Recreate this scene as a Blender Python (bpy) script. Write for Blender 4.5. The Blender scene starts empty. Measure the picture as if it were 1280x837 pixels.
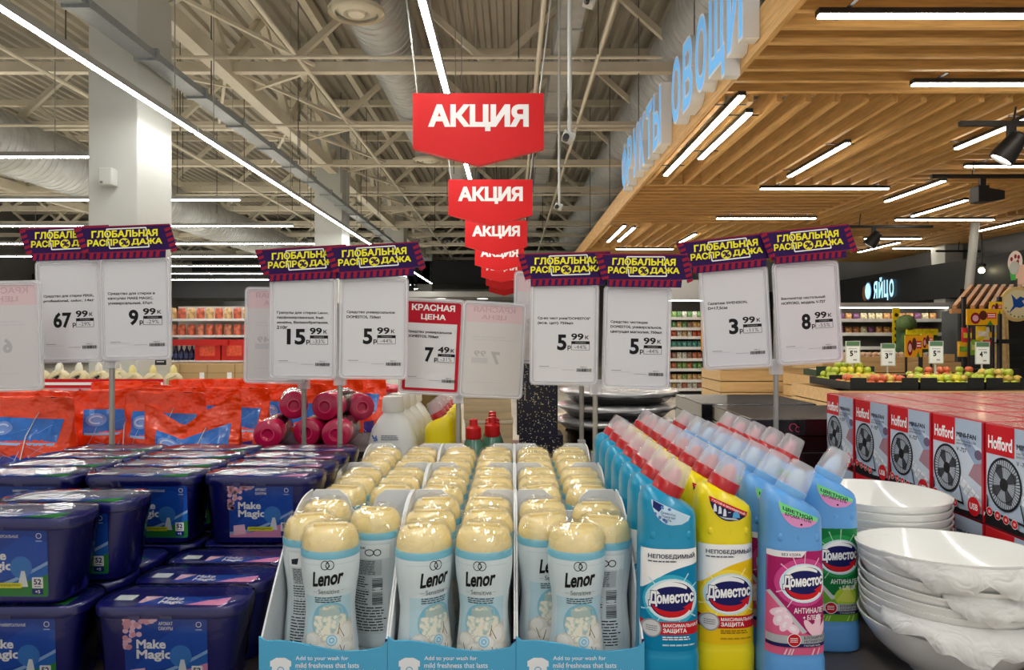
import bpy, bmesh, math, random
from mathutils import Vector, Matrix, noise
from mathutils.geometry import delaunay_2d_cdt
SC = bpy.context.scene
COL = SC.collection
random.seed(7)
PI = math.pi
EYE = 1.3
F = 900.0
# ------------------------------------------------------------------ camera, light, exposure
cam = bpy.data.cameras.new('camera'); cam.sensor_width = 36; cam.lens = 36 * F / 1280
cam.clip_start = 0.05; cam.clip_end = 300
cam_o = bpy.data.objects.new('camera', cam); COL.objects.link(cam_o)
cam_o.location = (0, 0, EYE); cam_o.rotation_euler = (PI / 2, 0, 0)
SC.camera = cam_o
SC.view_settings.view_transform = 'Standard'
try: SC.view_settings.look = 'None'
except Exception: pass
SC.view_settings.gamma = 1; SC.view_settings.use_curve_mapping = False
SC.view_settings.exposure = 0.12
SC.cycles.use_denoising = True
SC.cycles.transparent_max_bounces = 16
STRIP = 60.0       # strength of the strip lights
WOODSTRIP = 22.0
w = bpy.data.worlds.new('world'); SC.world = w; w.use_nodes = True
w.node_tree.nodes['Background'].inputs[0].default_value = (1.0, 0.97, 0.93, 1)
w.node_tree.nodes['Background'].inputs[1].default_value = .55

def P(px, py, d):
    return Vector(((px - 640) / F * d, d, EYE - (py - 418.5) / F * d))

# ------------------------------------------------------------------ materials
def lin(c):
    return tuple(((x / 255) / 12.92 if x / 255 <= 0.04045 else ((x / 255 + 0.055) / 1.055) ** 2.4) for x in c) + (1,)
_M = {}
def mat(c, rough=0.45, metal=0.0, vary=0.0, vscale=30, bump=0.0, bscale=60, coat=0.0, emit=0, key=None, spec=0.5, stretch=None):
    k = key or ('m', c, rough, metal, vary, vscale, bump, bscale, coat, emit, spec, stretch)
    if k in _M: return _M[k]
    m = bpy.data.materials.new('mat_%d' % len(_M)); m.use_nodes = True
    n = m.node_tree.nodes; l = m.node_tree.links; b = n['Principled BSDF']
    col = lin(c); b.inputs['Base Color'].default_value = col
    b.inputs['Metallic'].default_value = metal; b.inputs['Roughness'].default_value = rough
    b.inputs['Specular IOR Level'].default_value = spec
    if coat: b.inputs['Coat Weight'].default_value = coat; b.inputs['Coat Roughness'].default_value = 0.06
    if emit:
        b.inputs['Emission Color'].default_value = col; b.inputs['Emission Strength'].default_value = emit
    tc = n.new('ShaderNodeTexCoord')
    src = tc.outputs['Object']
    if stretch:
        mp = n.new('ShaderNodeMapping'); mp.inputs['Scale'].default_value = stretch; l.new(src, mp.inputs['Vector']); src = mp.outputs[0]
    nz = n.new('ShaderNodeTexNoise'); nz.inputs['Scale'].default_value = vscale; nz.inputs['Detail'].default_value = 3; l.new(src, nz.inputs['Vector'])
    r = n.new('ShaderNodeMapRange'); r.inputs['To Min'].default_value = max(0.02, rough - 0.05); r.inputs['To Max'].default_value = min(1, rough + 0.05)
    l.new(nz.outputs[0], r.inputs[0]); l.new(r.outputs[0], b.inputs['Roughness'])
    if vary:
        h = n.new('ShaderNodeMix'); h.data_type = 'RGBA'
        h.inputs[6].default_value = tuple(max(0, x * (1 - vary)) for x in col[:3]) + (1,)
        h.inputs[7].default_value = tuple(min(1, x * (1 + vary)) for x in col[:3]) + (1,)
        rr = n.new('ShaderNodeMapRange'); rr.inputs['From Min'].default_value = .3; rr.inputs['From Max'].default_value = .7
        l.new(nz.outputs[0], rr.inputs[0]); l.new(rr.outputs[0], h.inputs[0]); l.new(h.outputs[2], b.inputs['Base Color'])
    if bump:
        n2 = n.new('ShaderNodeTexNoise'); n2.inputs['Scale'].default_value = bscale; n2.inputs['Detail'].default_value = 2
        l.new(src, n2.inputs['Vector'])
        bp = n.new('ShaderNodeBump'); bp.inputs['Strength'].default_value = bump; bp.inputs['Distance'].default_value = 0.01
        l.new(n2.outputs[0], bp.inputs['Height']); l.new(bp.outputs[0], b.inputs['Normal'])
        if coat: l.new(bp.outputs[0], b.inputs['Coat Normal'])
    _M[k] = m
    return m
def ink(*c): return mat(tuple(c), 0.5, spec=.2)
def glow(c, s):
    k = ('glow', c, s)
    if k in _M: return _M[k]
    m = bpy.data.materials.new('glow_%d' % len(_M)); m.use_nodes = True
    n = m.node_tree.nodes; l = m.node_tree.links; n.remove(n['Principled BSDF'])
    e = n.new('ShaderNodeEmission'); e.inputs[0].default_value = lin(c); e.inputs[1].default_value = s
    l.new(e.outputs[0], n['Material Output'].inputs[0]); _M[k] = m
    return m
def film(name, c, trans, rough, bump, bscale, gloss=None):
    """thin clear sheet: part of the light goes through, the rest scatters or glints"""
    if name in _M: return _M[name]
    m = bpy.data.materials.new(name); m.use_nodes = True
    n = m.node_tree.nodes; l = m.node_tree.links; b = n['Principled BSDF']
    b.inputs['Base Color'].default_value = lin(c); b.inputs['Roughness'].default_value = rough
    t = n.new('ShaderNodeBsdfTransparent'); t.inputs[0].default_value = (1, 1, 1, 1)
    mx = n.new('ShaderNodeMixShader')
    tc = n.new('ShaderNodeTexCoord'); nz = n.new('ShaderNodeTexNoise')
    nz.inputs['Scale'].default_value = bscale; nz.inputs['Detail'].default_value = 2; nz.inputs['Distortion'].default_value = 1.2
    l.new(tc.outputs['Object'], nz.inputs['Vector'])
    bp = n.new('ShaderNodeBump'); bp.inputs['Strength'].default_value = bump; bp.inputs['Distance'].default_value = 0.01
    l.new(nz.outputs[0], bp.inputs['Height']); l.new(bp.outputs[0], b.inputs['Normal'])
    if gloss:
        g = n.new('ShaderNodeBsdfGlossy'); g.inputs['Roughness'].default_value = rough; l.new(bp.outputs[0], g.inputs['Normal'])
        fr = n.new('ShaderNodeFresnel'); fr.inputs[0].default_value = max(gloss, 1.01); l.new(bp.outputs[0], fr.inputs['Normal'])
        if gloss < 1: mx.inputs[0].default_value = gloss
        else: l.new(fr.outputs[0], mx.inputs[0])
        l.new(t.outputs[0], mx.inputs[1]); l.new(g.outputs[0], mx.inputs[2])
    else:
        mx.inputs[0].default_value = 1 - trans; l.new(t.outputs[0], mx.inputs[1]); l.new(b.outputs[0], mx.inputs[2])
    l.new(mx.outputs[0], n['Material Output'].inputs[0]); _M[name] = m
    return m

# ------------------------------------------------------------------ objects
def tag(o, label=None, cat=None, group=None, kind=None):
    if label: o['label'] = label
    if cat: o['category'] = cat
    if group: o['group'] = group
    if kind: o['kind'] = kind
    return o
def thing(name, label, cat, loc=(0, 0, 0), rot=0, group=None):
    o = bpy.data.objects.new(name, None); COL.objects.link(o); o.location = loc
    o.rotation_euler = (0, 0, rot) if not isinstance(rot, tuple) else rot
    o.empty_display_size = 0.05
    return tag(o, label, cat, group)
def copy_tree(o, parent=None, loc=None, rot=None, label=None, group=None, scale=None):
    c = o.copy(); COL.objects.link(c)
    if parent: c.parent = parent
    for ch in o.children: copy_tree(ch, c)
    if loc is not None: c.location = loc
    if rot is not None: c.rotation_euler = (0, 0, rot) if not isinstance(rot, tuple) else rot
    if scale is not None: c.scale = (scale,) * 3 if not isinstance(scale, tuple) else scale
    if label: c['label'] = label
    if group: c['group'] = group
    return c
class Maker:
    """builds a kind once, then hands out copies"""
    def __init__(s, fn): s.fn = fn; s.first = None
    def __call__(s, loc, rot=0, label=None, group=None, scale=None):
        if s.first is None:
            s.first = s.fn(); o = s.first
            o.location = loc; o.rotation_euler = (0, 0, rot) if not isinstance(rot, tuple) else rot
            if label: o['label'] = label
            if group: o['group'] = group
            if scale is not None: o.scale = (scale,) * 3 if not isinstance(scale, tuple) else scale
            return o
        return copy_tree(s.first, None, loc, rot, label, group, scale if scale is not None else 1.0)

class MB:
    def __init__(s): s.v = []; s.f = []; s.mi = []; s.sm = []; s.mats = []
    def _m(s, m):
        if m not in s.mats: s.mats.append(m)
        return s.mats.index(m)
    def add(s, vs, fs, m, smooth=False, M=None):
        b = len(s.v); i = s._m(m)
        s.v += [tuple(M @ Vector(p)) for p in vs] if M is not None else [tuple(p) for p in vs]
        for f in fs: s.f.append([b + k for k in f]); s.mi.append(i); s.sm.append(smooth)
        return s
    def box(s, x0, x1, y0, y1, z0, z1, m, bev=0.0, M=None):
        if not bev:
            vs = [(x, y, z) for z in (z0, z1) for y in (y0, y1) for x in (x0, x1)]
            return s.add(vs, [(0, 2, 3, 1), (4, 5, 7, 6), (0, 1, 5, 4), (2, 6, 7, 3), (0, 4, 6, 2), (1, 3, 7, 5)], m, False, M)
        bm = bmesh.new(); bmesh.ops.create_cube(bm, size=1)
        for v in bm.verts: v.co = Vector((x0 + (v.co.x + .5) * (x1 - x0), y0 + (v.co.y + .5) * (y1 - y0), z0 + (v.co.z + .5) * (z1 - z0)))
        bmesh.ops.bevel(bm, geom=bm.edges[:], offset=bev, segments=2, affect='EDGES', profile=.6)
        s._bm(bm, m, M); bm.free(); return s
    def _bm(s, bm, m, M=None, smooth=False):
        bm.verts.index_update()
        s.add([v.co.copy() for v in bm.verts], [[v.index for v in f.verts] for f in bm.faces], m, smooth, M)
    def loft(s, rings, m, smooth=True, cap0=True, cap1=True, M=None):
        n = len(rings[0]); vs = [p for r in rings for p in r]; fs = []
        for k in range(len(rings) - 1):
            for i in range(n):
                j = (i + 1) % n; fs.append((k * n + i, k * n + j, (k + 1) * n + j, (k + 1) * n + i))
        if cap0: fs.append(tuple(range(n))[::-1])
        if cap1: fs.append(tuple((len(rings) - 1) * n + i for i in range(n)))
        return s.add(vs, fs, m, smooth, M)
    def lathe(s, prof, m, n=32, sy=1.0, smooth=True, M=None, cap0=True, cap1=True):
        return s.loft([[(r * math.cos(2 * PI * i / n), sy * r * math.sin(2 * PI * i / n), z) for i in range(n)] for r, z in prof], m, smooth, cap0, cap1, M)
    def tube(s, pts, r, m, n=8, smooth=True, M=None):
        pts = [Vector(p) for p in pts]; rings = []
        for k, p in enumerate(pts):
            d = (pts[min(k + 1, len(pts) - 1)] - pts[max(k - 1, 0)]).normalized()
            u = d.cross(Vector((0, 0, 1)) if abs(d.z) < .95 else Vector((1, 0, 0))).normalized(); v = u.cross(d)
            rings.append([p + (u * math.cos(2 * PI * i / n) + v * math.sin(2 * PI * i / n)) * r for i in range(n)])
        return s.loft(rings, m, smooth, True, True, M)
    def bar(s, a, b, wd, ht, m):
        a = Vector(a); b = Vector(b); d = (b - a).normalized()
        u = d.cross(Vector((0, 0, 1)) if abs(d.z) < .95 else Vector((1, 0, 0))).normalized(); v = u.cross(d)
        q = [(u * sx * wd / 2 + v * sz * ht / 2) for sx, sz in ((-1, -1), (1, -1), (1, 1), (-1, 1))]
        return s.loft([[a + p for p in q], [b + p for p in q]], m, False)
    def prism(s, poly, axis, t0, t1, m, smooth=False, M=None):
        """poly of 2D points pushed along an axis: 'y' takes (x,z), 'x' takes (y,z), 'z' takes (x,y)"""
        def pt(p, t):
            return (p[0], t, p[1]) if axis == 'y' else ((t, p[0], p[1]) if axis == 'x' else (p[0], p[1], t))
        return s.loft([[pt(p, t0) for p in poly], [pt(p, t1) for p in poly]], m, smooth, True, True, M)
    def ball(s, c, r, m, n=12, k=8, sc=(1, 1, 1)):
        rings = []
        for a in range(k + 1):
            th = PI * a / k; rr = max(math.sin(th), .02)
            rings.append([(c[0] + r * sc[0] * rr * math.cos(2 * PI * i / n), c[1] + r * sc[1] * rr * math.sin(2 * PI * i / n), c[2] - r * sc[2] * math.cos(th)) for i in range(n)])
        return s.loft(rings, m, True)
    def build(s, name, parent=None, loc=None, angle=40, recalc=True):
        me = bpy.data.meshes.new(name); me.from_pydata(s.v, [], s.f)
        for m in s.mats: me.materials.append(m)
        me.polygons.foreach_set('material_index', s.mi); me.polygons.foreach_set('use_smooth', s.sm); me.update()
        if recalc:
            bm = bmesh.new(); bm.from_mesh(me); bmesh.ops.recalc_face_normals(bm, faces=bm.faces[:]); bm.to_mesh(me); bm.free()
        if any(s.sm): me.set_sharp_from_angle(angle=math.radians(angle))
        o = bpy.data.objects.new(name, me); COL.objects.link(o)
        if parent: o.parent = parent
        if loc is not None: o.location = loc
        return o
def struct(name, mb, parent=None):
    o = mb.build(name, parent)
    if not parent: o['kind'] = 'structure'
    return o
def ringpts(hx, hy, r, N, z):
    """rounded rectangle sampled evenly"""
    r = min(r, hx, hy); segs = []
    sx, sy = 2 * (hx - r), 2 * (hy - r); q = PI * r / 2; tot = 2 * sx + 2 * sy + 4 * q; out = []
    for i in range(N):
        t = tot * i / N
        if t < sx: out.append((-hx + r + t, -hy, z)); continue
        t -= sx
        if t < q: a = -PI / 2 + t / r; out.append((hx - r + r * math.cos(a), -hy + r + r * math.sin(a), z)); continue
        t -= q
        if t < sy: out.append((hx, -hy + r + t, z)); continue
        t -= sy
        if t < q: a = t / r; out.append((hx - r + r * math.cos(a), hy - r + r * math.sin(a), z)); continue
        t -= q
        if t < sx: out.append((hx - r - t, hy, z)); continue
        t -= sx
        if t < q: a = PI / 2 + t / r; out.append((-hx + r + r * math.cos(a), hy - r + r * math.sin(a), z)); continue
        t -= q
        if t < sy: out.append((-hx, hy - r - t, z)); continue
        t -= sy
        a = PI + t / r; out.append((-hx + r + r * math.cos(a), -hy + r + r * math.sin(a), z))
    return out
def sup(a, b, n, N):
    out = []
    for i in range(N):
        t = 2 * PI * i / N; c, s_ = math.cos(t), math.sin(t)
        out.append((a * math.copysign(abs(c) ** (2 / n), c), b * math.copysign(abs(s_) ** (2 / n), s_)))
    return out
def interp(tab, z):
    if z <= tab[0][0]: return tab[0][1]
    for (z0, v0), (z1, v1) in zip(tab, tab[1:]):
        if z <= z1: return v0 + (v1 - v0) * (z - z0) / (z1 - z0)
    return tab[-1][1]

# ------------------------------------------------------------------ printed labels: flat shapes and real letters laid on a surface
_T = {}
def glyphs(sx, bold):
    k = (sx, bold)
    if k in _T: return _T[k]
    c = bpy.data.curves.new('t', 'FONT'); c.body = sx; c.resolution_u = 3; c.fill_mode = 'NONE'
    o = bpy.data.objects.new('t', c); COL.objects.link(o); bpy.context.view_layer.update()
    e = o.evaluated_get(bpy.context.evaluated_depsgraph_get()); me = e.to_mesh()
    pts = [(v.co.x, v.co.y) for v in me.vertices]; nxt = {}
    for ed in me.edges: nxt.setdefault(ed.vertices[0], []).append(ed.vertices[1]); nxt.setdefault(ed.vertices[1], []).append(ed.vertices[0])
    e.to_mesh_clear(); bpy.data.objects.remove(o); bpy.data.curves.remove(c)
    seen = set(); loops = []
    for i in range(len(pts)):
        if i in seen or i not in nxt: continue
        lp = [i]; seen.add(i); cur = i + 1 if i + 1 in nxt[i] else nxt[i][0]
        while cur not in seen:
            lp.append(cur); seen.add(cur); f = [q for q in nxt[cur] if q not in seen]
            if not f: break
            cur = f[0]
        q = []
        for j in lp:
            if not q or math.hypot(pts[j][0] - q[-1][0], pts[j][1] - q[-1][1]) > 1e-4: q.append(pts[j])
        if len(q) > 2 and math.hypot(q[0][0] - q[-1][0], q[0][1] - q[-1][1]) < 1e-4: q.pop()
        if len(q) > 2: loops.append(q)
    area = lambda L: sum(L[n][0] * L[(n + 1) % len(L)][1] - L[(n + 1) % len(L)][0] * L[n][1] for n in range(len(L))) / 2
    def inside(p, L):
        c = False
        for i in range(len(L)):
            (xa, ya), (xb, yb) = L[i], L[(i + 1) % len(L)]
            if (ya > p[1]) != (yb > p[1]) and p[0] < xa + (p[1] - ya) * (xb - xa) / (yb - ya): c = not c
        return c
    sgn = 1; fixed = []
    for L in loops:                                  # outer outlines run one way, the holes in them the other way
        bx = (min(p[0] for p in L), max(p[0] for p in L)); depth = 0
        for K in loops:
            if K is L or min(p[0] for p in K) > bx[0] or max(p[0] for p in K) < bx[1]: continue
            if all(inside(p, K) and inside(((p[0] + q_[0]) / 2, (p[1] + q_[1]) / 2), K) for p, q_ in zip(L, L[1:] + L[:1])): depth += 1
        fixed.append(L if (area(L) > 0) == (depth % 2 == 0) else L[::-1])
    loops = fixed
    out = []
    for L in loops:                                  # fatten: push every outline away from the ink
        n = len(L); R = []
        for i in range(n):
            p0, p1, p2 = L[i - 1], L[i], L[(i + 1) % n]
            d1 = Vector((p1[0] - p0[0], p1[1] - p0[1])).normalized(); d2 = Vector((p2[0] - p1[0], p2[1] - p1[1])).normalized()
            n1 = Vector((d1.y, -d1.x)) * sgn; n2 = Vector((d2.y, -d2.x)) * sgn; m = n1 + n2
            if m.length < .2: m = n1
            m.normalize(); R.append(Vector(p1) + m * min(1 / max(m.dot(n1), .45), 2.0) * bold)
        out.append(R)
    vin = [Vector(p) for L in out for p in L]; ein = []; b = 0
    for L in out: ein += [(b + i, b + (i + 1) % len(L)) for i in range(len(L))]; b += len(L)
    vs, _, fs = delaunay_2d_cdt(vin, ein, [], 0, 1e-6)[:3]
    keep = []
    for f in fs:
        x = sum(vs[i][0] for i in f) / len(f); y = sum(vs[i][1] for i in f) / len(f); wn = 0
        for L in out:
            for i in range(len(L)):
                (xa, ya), (xb, yb) = L[i], L[(i + 1) % len(L)]
                if (ya > y) != (yb > y) and x < xa + (y - ya) * (xb - xa) / (yb - ya): wn += 1 if yb > ya else -1
        if wn * sgn > 0: keep.append(tuple(f))
    used = sorted({i for f in keep for i in f}); mp = {j: i for i, j in enumerate(used)}
    vs = [(vs[j][0], vs[j][1]) for j in used]; fs = [tuple(mp[j] for j in f) for f in keep]
    x0 = min(p[0] for p in vs); x1 = max(p[0] for p in vs); y0 = min(p[1] for p in vs); y1 = max(p[1] for p in vs)
    _T[k] = ([((x - x0) / (x1 - x0), (y - y0) / (y1 - y0)) for x, y in vs], fs, (x1 - x0) / (y1 - y0))
    return _T[k]
class Decal:
    def __init__(s, step=5e-5): s.it = []; s.L = 1; s.step = step
    def add(s, vs, fs, m): s.it.append((vs, fs, m, s.L)); s.L += 1; return s
    def multi(s, polys, m):
        vs = []; fs = []
        for p in polys: fs.append(tuple(range(len(vs), len(vs) + len(p)))); vs += p
        return s.add(vs, fs, m)
    def poly(s, pts, m): return s.add(pts, [tuple(range(len(pts)))], m)
    def rect(s, x0, y0, x1, y1, m): return s.poly([(x0, y0), (x1, y0), (x1, y1), (x0, y1)], m)
    def rrect(s, x0, y0, x1, y1, r, m, n=4):
        p = []
        for cx, cy, a0 in ((x1 - r, y0 + r, -PI / 2), (x1 - r, y1 - r, 0), (x0 + r, y1 - r, PI / 2), (x0 + r, y0 + r, PI)):
            p += [(cx + r * math.cos(a0 + k * PI / 2 / n), cy + r * math.sin(a0 + k * PI / 2 / n)) for k in range(n + 1)]
        return s.poly(p, m)
    def ell(s, cx, cy, rx, ry, m, n=28, rot=0): return s.poly(E2(cx, cy, rx, ry, n, rot), m)
    def ring(s, cx, cy, rx, ry, t, m, n=28, a0=0, a1=2 * PI):
        vs = []; fs = []
        for k in range(n + 1):
            a = a0 + (a1 - a0) * k / n
            vs += [(cx + rx * math.cos(a), cy + ry * math.sin(a)), (cx + (rx - t) * math.cos(a), cy + (ry - t) * math.sin(a))]
        for k in range(n): fs.append((2 * k, 2 * k + 1, 2 * k + 3, 2 * k + 2))
        return s.add(vs, fs, m)
    def lines(s, x0, y0, x1, y1, n, m, fill=.5, rag=.15, words=0):
        rnd = random.Random(int(abs(x0 * 1e5) + abs(y0 * 3e5) + n)); polys = []; dy = (y1 - y0) / n
        for k in range(n):
            ya = y1 - dy * (k + 1) + dy * (1 - fill) / 2; xe = x1 - rnd.random() * rag * (x1 - x0)
            x = x0
            while x < xe:
                wl = (x1 - x0) * (rnd.uniform(.08, .2) if words else 2); xx = min(x + wl, xe)
                polys.append([(x, ya), (xx, ya), (xx, ya + dy * fill), (x, ya + dy * fill)]); x = xx + (x1 - x0) * .025
        return s.multi(polys, m)
    def bars(s, x0, y0, x1, y1, n, m, vert=True):
        rnd = random.Random(n); polys = []; x = 0
        while x < n:
            wd = rnd.choice((.5, .5, 1, 1.3)); a, b = x / n, min(1, (x + wd) / n)
            if vert: polys.append([(x0 + a * (x1 - x0), y0), (x0 + b * (x1 - x0), y0), (x0 + b * (x1 - x0), y1), (x0 + a * (x1 - x0), y1)])
            else: polys.append([(x0, y0 + a * (y1 - y0)), (x1, y0 + a * (y1 - y0)), (x1, y0 + b * (y1 - y0)), (x0, y0 + b * (y1 - y0))])
            x += wd + rnd.choice((.5, .8))
        return s.multi(polys, m)
    def text(s, t, x0, y0, x1, y1, m, bold=.02, shear=0, slope=0, flip=False, fit=True):
        vs, fs, asp = glyphs(t, bold)
        if not fit:                                  # keep the letters' proportions: x1 is only a limit
            wd = asp * (y1 - y0)
            if wd < x1 - x0: x1 = x0 + wd
        out = []
        for u, v in vs:
            if flip: u = 1 - u
            out.append((x0 + u * (x1 - x0) + shear * v * (y1 - y0), y0 + v * (y1 - y0) + slope * u * (x1 - x0)))
        return s.add(out, fs, m)
    def build(s, name, parent, mp, step=None, vstep=None):
        bm = bmesh.new(); mats = []
        for vs, fs, m, L in s.it:
            if m not in mats: mats.append(m)
            mi = mats.index(m); bv = [bm.verts.new((x, y, L * s.step)) for x, y in vs]
            for f in fs:
                try: fc = bm.faces.new([bv[i] for i in f]); fc.material_index = mi
                except ValueError: pass
        if step or vstep:
            bmesh.ops.triangulate(bm, faces=[f for f in bm.faces if len(f.verts) > 4])
            for ax, st in ((0, step), (1, vstep)):
                if not st: continue
                lo = min(v.co[ax] for v in bm.verts); hi = max(v.co[ax] for v in bm.verts); k = math.ceil(lo / st)
                while k * st < hi:
                    co = Vector((0, 0, 0)); co[ax] = k * st; no = Vector((0, 0, 0)); no[ax] = 1
                    bmesh.ops.bisect_plane(bm, geom=bm.verts[:] + bm.edges[:] + bm.faces[:], plane_co=co, plane_no=no, dist=1e-7); k += 1
        for v in bm.verts: v.co = Vector(mp(v.co.x, v.co.y, v.co.z))
        me = bpy.data.meshes.new(name); bm.to_mesh(me); bm.free()
        for m in mats: me.materials.append(m)
        o = bpy.data.objects.new(name, me); COL.objects.link(o)
        if parent: o.parent = parent
        return o
def E2(cx, cy, rx, ry, n=28, rot=0):
    c, s_ = math.cos(rot), math.sin(rot)
    return [(cx + rx * math.cos(2 * PI * k / n) * c - ry * math.sin(2 * PI * k / n) * s_, cy + rx * math.cos(2 * PI * k / n) * s_ + ry * math.sin(2 * PI * k / n) * c) for k in range(n)]
def arcpts(cx, cy, rx, ry, a0, a1, n=16): return [(cx + rx * math.cos(a0 + (a1 - a0) * k / n), cy + ry * math.sin(a0 + (a1 - a0) * k / n)) for k in range(n + 1)]
def front(y): return lambda u, v, h: (u, y - h, v)          # a flat face that looks at -Y
ORD = ['front', 'second', 'third', 'fourth', 'fifth', 'sixth', 'seventh', 'eighth', 'ninth', 'tenth']
def nth(k, n): return 'frontmost' if k == 0 else ('rearmost' if k == n - 1 else ORD[k])
WHITE = ink(245, 245, 245); BLACK = ink(22, 22, 24); GREY = ink(150, 150, 152); NAVY = ink(22, 24, 92); RED = ink(205, 24, 34)
CLEAR = film('clear_plastic', (235, 235, 240), .55, .12, .15, 60)
WRAP = film('shrink_wrap', (255, 255, 255), .5, .05, .3, 15, gloss=1.42)
TZ = EYE - .40     # table top
# ================================================================== THE SETTING
PAINT = mat((216, 208, 188), .5, vary=.06, vscale=3)
DECK = mat((174, 167, 152), .5, vary=.08, vscale=1.5)
GALV = mat((186, 188, 188), .4, .35, vary=.12, vscale=4)
COLW = mat((190, 192, 188), .45, vary=.03, vscale=2)
FLOORM = mat((228, 220, 204), .25, vary=.05, vscale=.7)
struct('floor', MB().box(-22, 12, -6, 44, -.1, 0, FLOORM))
roof = MB(); n = 136; prof = []
for k in range(n):
    x = -22 + k * .25
    prof += [(x, 6.95), (x + .09, 6.95), (x + .125, 7.03), (x + .215, 7.03)]
vs = []; fs = []
for k, (x, z) in enumerate(prof):
    vs += [(x, -4, z), (x, 44, z)]
    if k: fs.append((2 * k - 2, 2 * k - 1, 2 * k + 1, 2 * k))
roof.add(vs, fs, DECK); roof.box(-22, 12, -4, 44, 7.06, 7.2, DECK)
ro = roof.build('ceiling', recalc=False); ro['kind'] = 'structure'
WALLG = mat((158, 160, 160), .6, vary=.04, vscale=2)
DARKW = mat((30, 31, 33), .6, vary=.1, vscale=4)
struct('wall_left', MB().box(-22.2, -22, -4, 44, 0, 7, mat((96, 96, 94), .7, vary=.06, vscale=2)))
wb = MB().box(-22, 12, 44, 44.2, 0, 7, mat((150, 148, 140), .6, vary=.05, vscale=1.5))
struct('wall_back', wb)
struct('wall_right', MB().box(9.6, 9.8, -4, 44, 0, 7, WALLG))
# far soffits: a black bulkhead, a grey slab below it with round downlights
struct('soffit', MB().box(-16, 3, 36, 44, 3.85, 5.0, DARKW))
struct('soffit', MB().box(-16, 3, 40, 44, 2.9, 3.85, mat((120, 121, 120), .6, vary=.05)))
struct('soffit', MB().box(-7.0, 3, 33, 37, 3.05, 3.3, mat((168, 166, 160), .6, vary=.05)))
struct('soffit', MB().box(-22, -4.9, 33, 36, 3.0, 4.1, DARKW))
for x in (-5.2, -3.4, -1.4):
    t = thing('round_downlight', 'round white downlight in the far grey soffit, ' + {-5.2: 'leftmost', -3.4: 'middle', -1.4: 'rightmost'}[x] + ' of the three', 'ceiling light', (x, 34.2, 3.05), group='downlights in the far soffit')
    MB().lathe([(.3, -.03), (.3, 0)], COLW, 20).build('rim', t); MB().lathe([(.25, -.04), (.25, -.028)], glow((255, 252, 244), 4), 20).build('diffuser', t)
# the roof's steel frame
ZB = EYE + 4.0; ZT = ZB + 1.4
for k in range(-1, 12):
    y = 7.8 + 3.0 * k; m = MB()
    m.bar((-22, y, ZB), (9.6, y, ZB), .13, .15, PAINT); m.bar((-22, y, ZT), (9.6, y, ZT), .13, .13, PAINT)
    x = -22.0; up = True
    while x < 9:
        m.bar((x, y, ZB if up else ZT), (x + 1.55, y, ZT if up else ZB), .09, .09, PAINT); x += 1.55; up = not up
    struct('roof_truss', m)
for X in (-13.4, -4.27, 4.9):
    m = MB(); m.bar((X, -2, ZB - .03), (X, 43, ZB - .03), .2, .24, PAINT); m.bar((X, -2, ZT), (X, 43, ZT), .18, .2, PAINT)
    m.bar((X + .9, -2, ZT + .05), (X + .9, 43, ZT + .05), .12, .2, PAINT)
    y = -1.2; up = True
    while y < 41:
        m.bar((X, y, ZB if up else ZT), (X, y + 1.5, ZT if up else ZB), .12, .12, PAINT); y += 1.5; up = not up
    struct('roof_girder', m)
    for k in range(0, 9):
        y = 4.8 + 3 * k
        for s_ in (-1, 1):
            m = MB(); m.bar((X + .1 * s_, y + .2, ZB), (X + 1.35 * s_, y + 3, ZB + .02), .045, .045, PAINT); m.bar((X + 1.35 * s_, y + 3, ZB), (X + .1 * s_, y + 3.9, ZB), .06, .06, PAINT)
            struct('brace', m)
for y, z, x0, x1 in ((9.6, 5.0, -20, 2), (12.2, 4.85, -20, 4), (15.5, 4.95, -18, 3), (19, 5.0, -18, 4), (24, 4.9, -18, 4), (28, 4.8, -20, 2)):
    struct('ceiling_pipe', MB().tube([(x0, y, z), (x1, y, z)], .025, PAINT, 8))
for X, z in ((-6.4, 4.9), (-2.9, 5.05), (.35, 4.95), (1.15, 5.0)):
    struct('ceiling_pipe', MB().tube([(X, 3, z), (X, 40, z)], .03, PAINT, 8))
rr = random.Random(3)
for k in range(30):
    x = rr.uniform(-8, 1.2); y = rr.uniform(8, 22); z = rr.choice((4.9, 4.6, 4.2))
    struct('hanger_rod', MB().tube([(x, y, z), (x, y, 6.95)], .008, mat((70, 66, 60), .5), 5))
for y, x0, x1 in ((7.9, -4.65, -4.11), (17.2, -4.72, -4.06), (26.6, -4.75, -4.0), (36, -4.75, -4)):
    m = MB().box(x0, x1, y, y + .8, 0, 6.95, COLW, .012)
    m.box(x0 - .012, x1 + .012, y - .012, y + .812, 0, .12, mat((120, 120, 118), .4))
    struct('column', m)
struct('window_1', MB().box(-.55, .55, 19.2, 20.6, 6.90, 6.94, glow((150, 200, 225), .9)).box(-.62, .62, 19.12, 19.2, 6.86, 6.95, PAINT).box(-.62, .62, 20.6, 20.68, 6.86, 6.95, PAINT).box(-.03, .03, 19.2, 20.6, 6.87, 6.95, PAINT))
# small white alarm sounder on the first column
p = P(138, 223, 7.88)
t = thing('alarm_sounder', 'small white alarm sounder fixed to the tall grey column', 'alarm', (p.x, 7.9, p.z))
MB().box(-.075, .075, -.13, 0, -.09, .1, COLW, .015).build('housing', t); MB().box(-.05, -.02, -.135, -.128, -.075, -.05, mat((120, 120, 118))).build('grille', t)

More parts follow.
